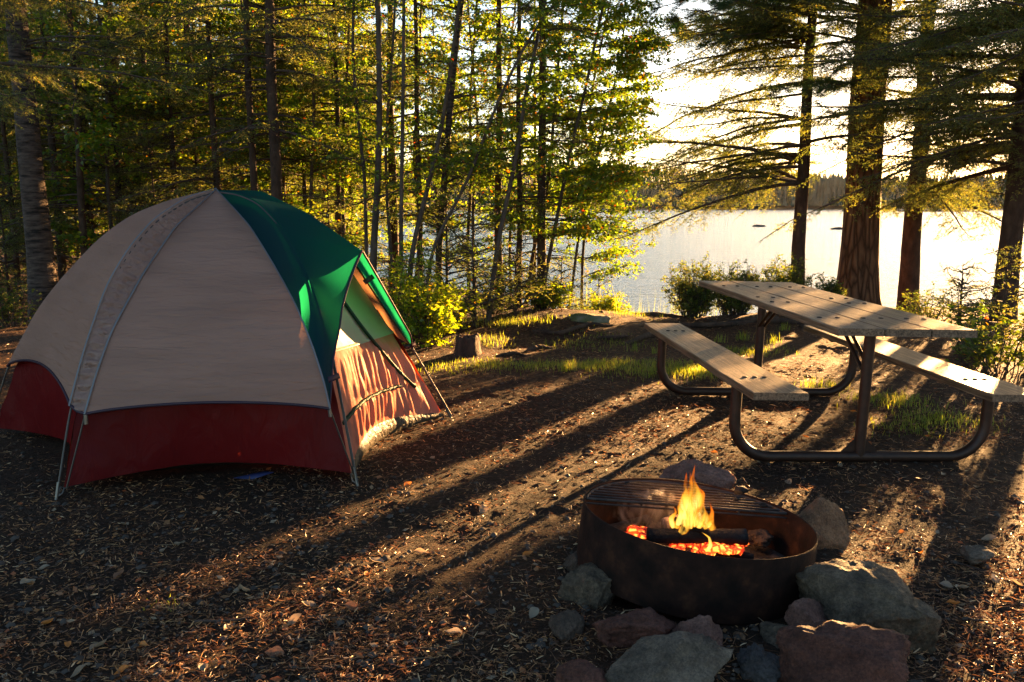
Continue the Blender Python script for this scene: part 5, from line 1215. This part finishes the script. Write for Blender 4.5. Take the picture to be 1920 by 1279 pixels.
root([(1500, 615, 0), (1545, 600, .04), (1590, 588, .08)], .05, 'root running out from the foot of the massive pine', 11)
moss = surf('mossy_stone', [(.35, (.06, .08, .02)), (.5, (.14, .13, .07)), (.7, (.26, .21, .15))], 5, .9, 1, 30, bdist=.02)
p = gp(1108, 612); rock('mossy_stone', p[0], p[1], p[2]+.03, (.30, .22, .14), 91, moss, 'rounded mossy stone half buried in the mound', cat='stone')
p = gp(877, 664); mb = MB(); r_ = np.random.RandomState(3); G = []
for i, (z, rr_) in enumerate([(-.05, .15), (.02, .128), (.06, .115), (.11, .110), (.155, .108), (.175, .100), (.165, .075), (.15, .03), (.15, .0)]):
    G.append([[rr_*math.cos(a)*(1+.12*noise.noise(Vector((math.cos(a)*2, math.sin(a)*2, z*5)))+.08*noise.noise(Vector((math.cos(a)*7, math.sin(a)*7, z*9)))), rr_*math.sin(a)*(1+.1*noise.noise(Vector((math.cos(a)*2, math.sin(a)*2, 3)))), z+(.03*noise.noise(Vector((math.cos(a)*3, math.sin(a)*3, 8))) if i > 3 else 0)] for a in np.linspace(0, 2*math.pi, 41)])
mb.grid(np.array(G)); tag(mb.build('tree_stump', SB, loc=(p[0], p[1], float(gz(p[0], p[1])))), 'low sawn tree stump at the edge of the shrubs', 'stump')
def stick(px, py, a, L, r, label):
    p = gp(px, py); rg = np.random.RandomState(px); c = [np.array([p[0]+math.cos(a)*L*(q-.5)+rg.normal(0, .006), p[1]+math.sin(a)*L*(q-.5)+rg.normal(0, .006), 0]) for q in np.linspace(0, 1, 7)]
    for q in c: q[2] = float(gz(q[0], q[1]))+r*.8+.003
    mb = MB(); mb.tube(smooth_curve(c, 16), np.linspace(r, r*.5, 16), 7); tag(mb.build('stick', M['twig']), label, 'stick')
stick(1090, 1185, 1.2, .16, .003, 'thin twig on the dirt left of the dark wedge stone')
stick(415, 1165, .1, .17, .006, 'knobbly stick on the dirt in the sunlit strip')
stick(1870, 1080, -1.0, .26, .0035, 'long bent twig on the dirt at the right border')
stick(1115, 902, .3, .12, .003, 'straight twig left behind the fire ring')
stick(1830, 1170, -.5, .10, .006, 'short broken stick at the lower right')
stick(620, 1165, .3, .12, .004, 'dark curved stick on the dirt below the tent')
# ------------------------------------------------------------------ haze over the lake
HAZE = 2.8e-5
if HAZE:
    mb = MB(); mb.box((20, 470, 27), (2200, 1100, 62)); m, t, out = newmat('haze_air'); v = N(t, 'ShaderNodeVolumePrincipled', Density=HAZE, Anisotropy=.2); v.inputs['Color'].default_value = (.95, .93, .9, 1)
    t.links.new(v.outputs[0], out.inputs[1]); o = mb.build('haze', m, smooth=False); tag(o, 'thin bright haze in the evening air over the lake', 'haze', kind='stuff')
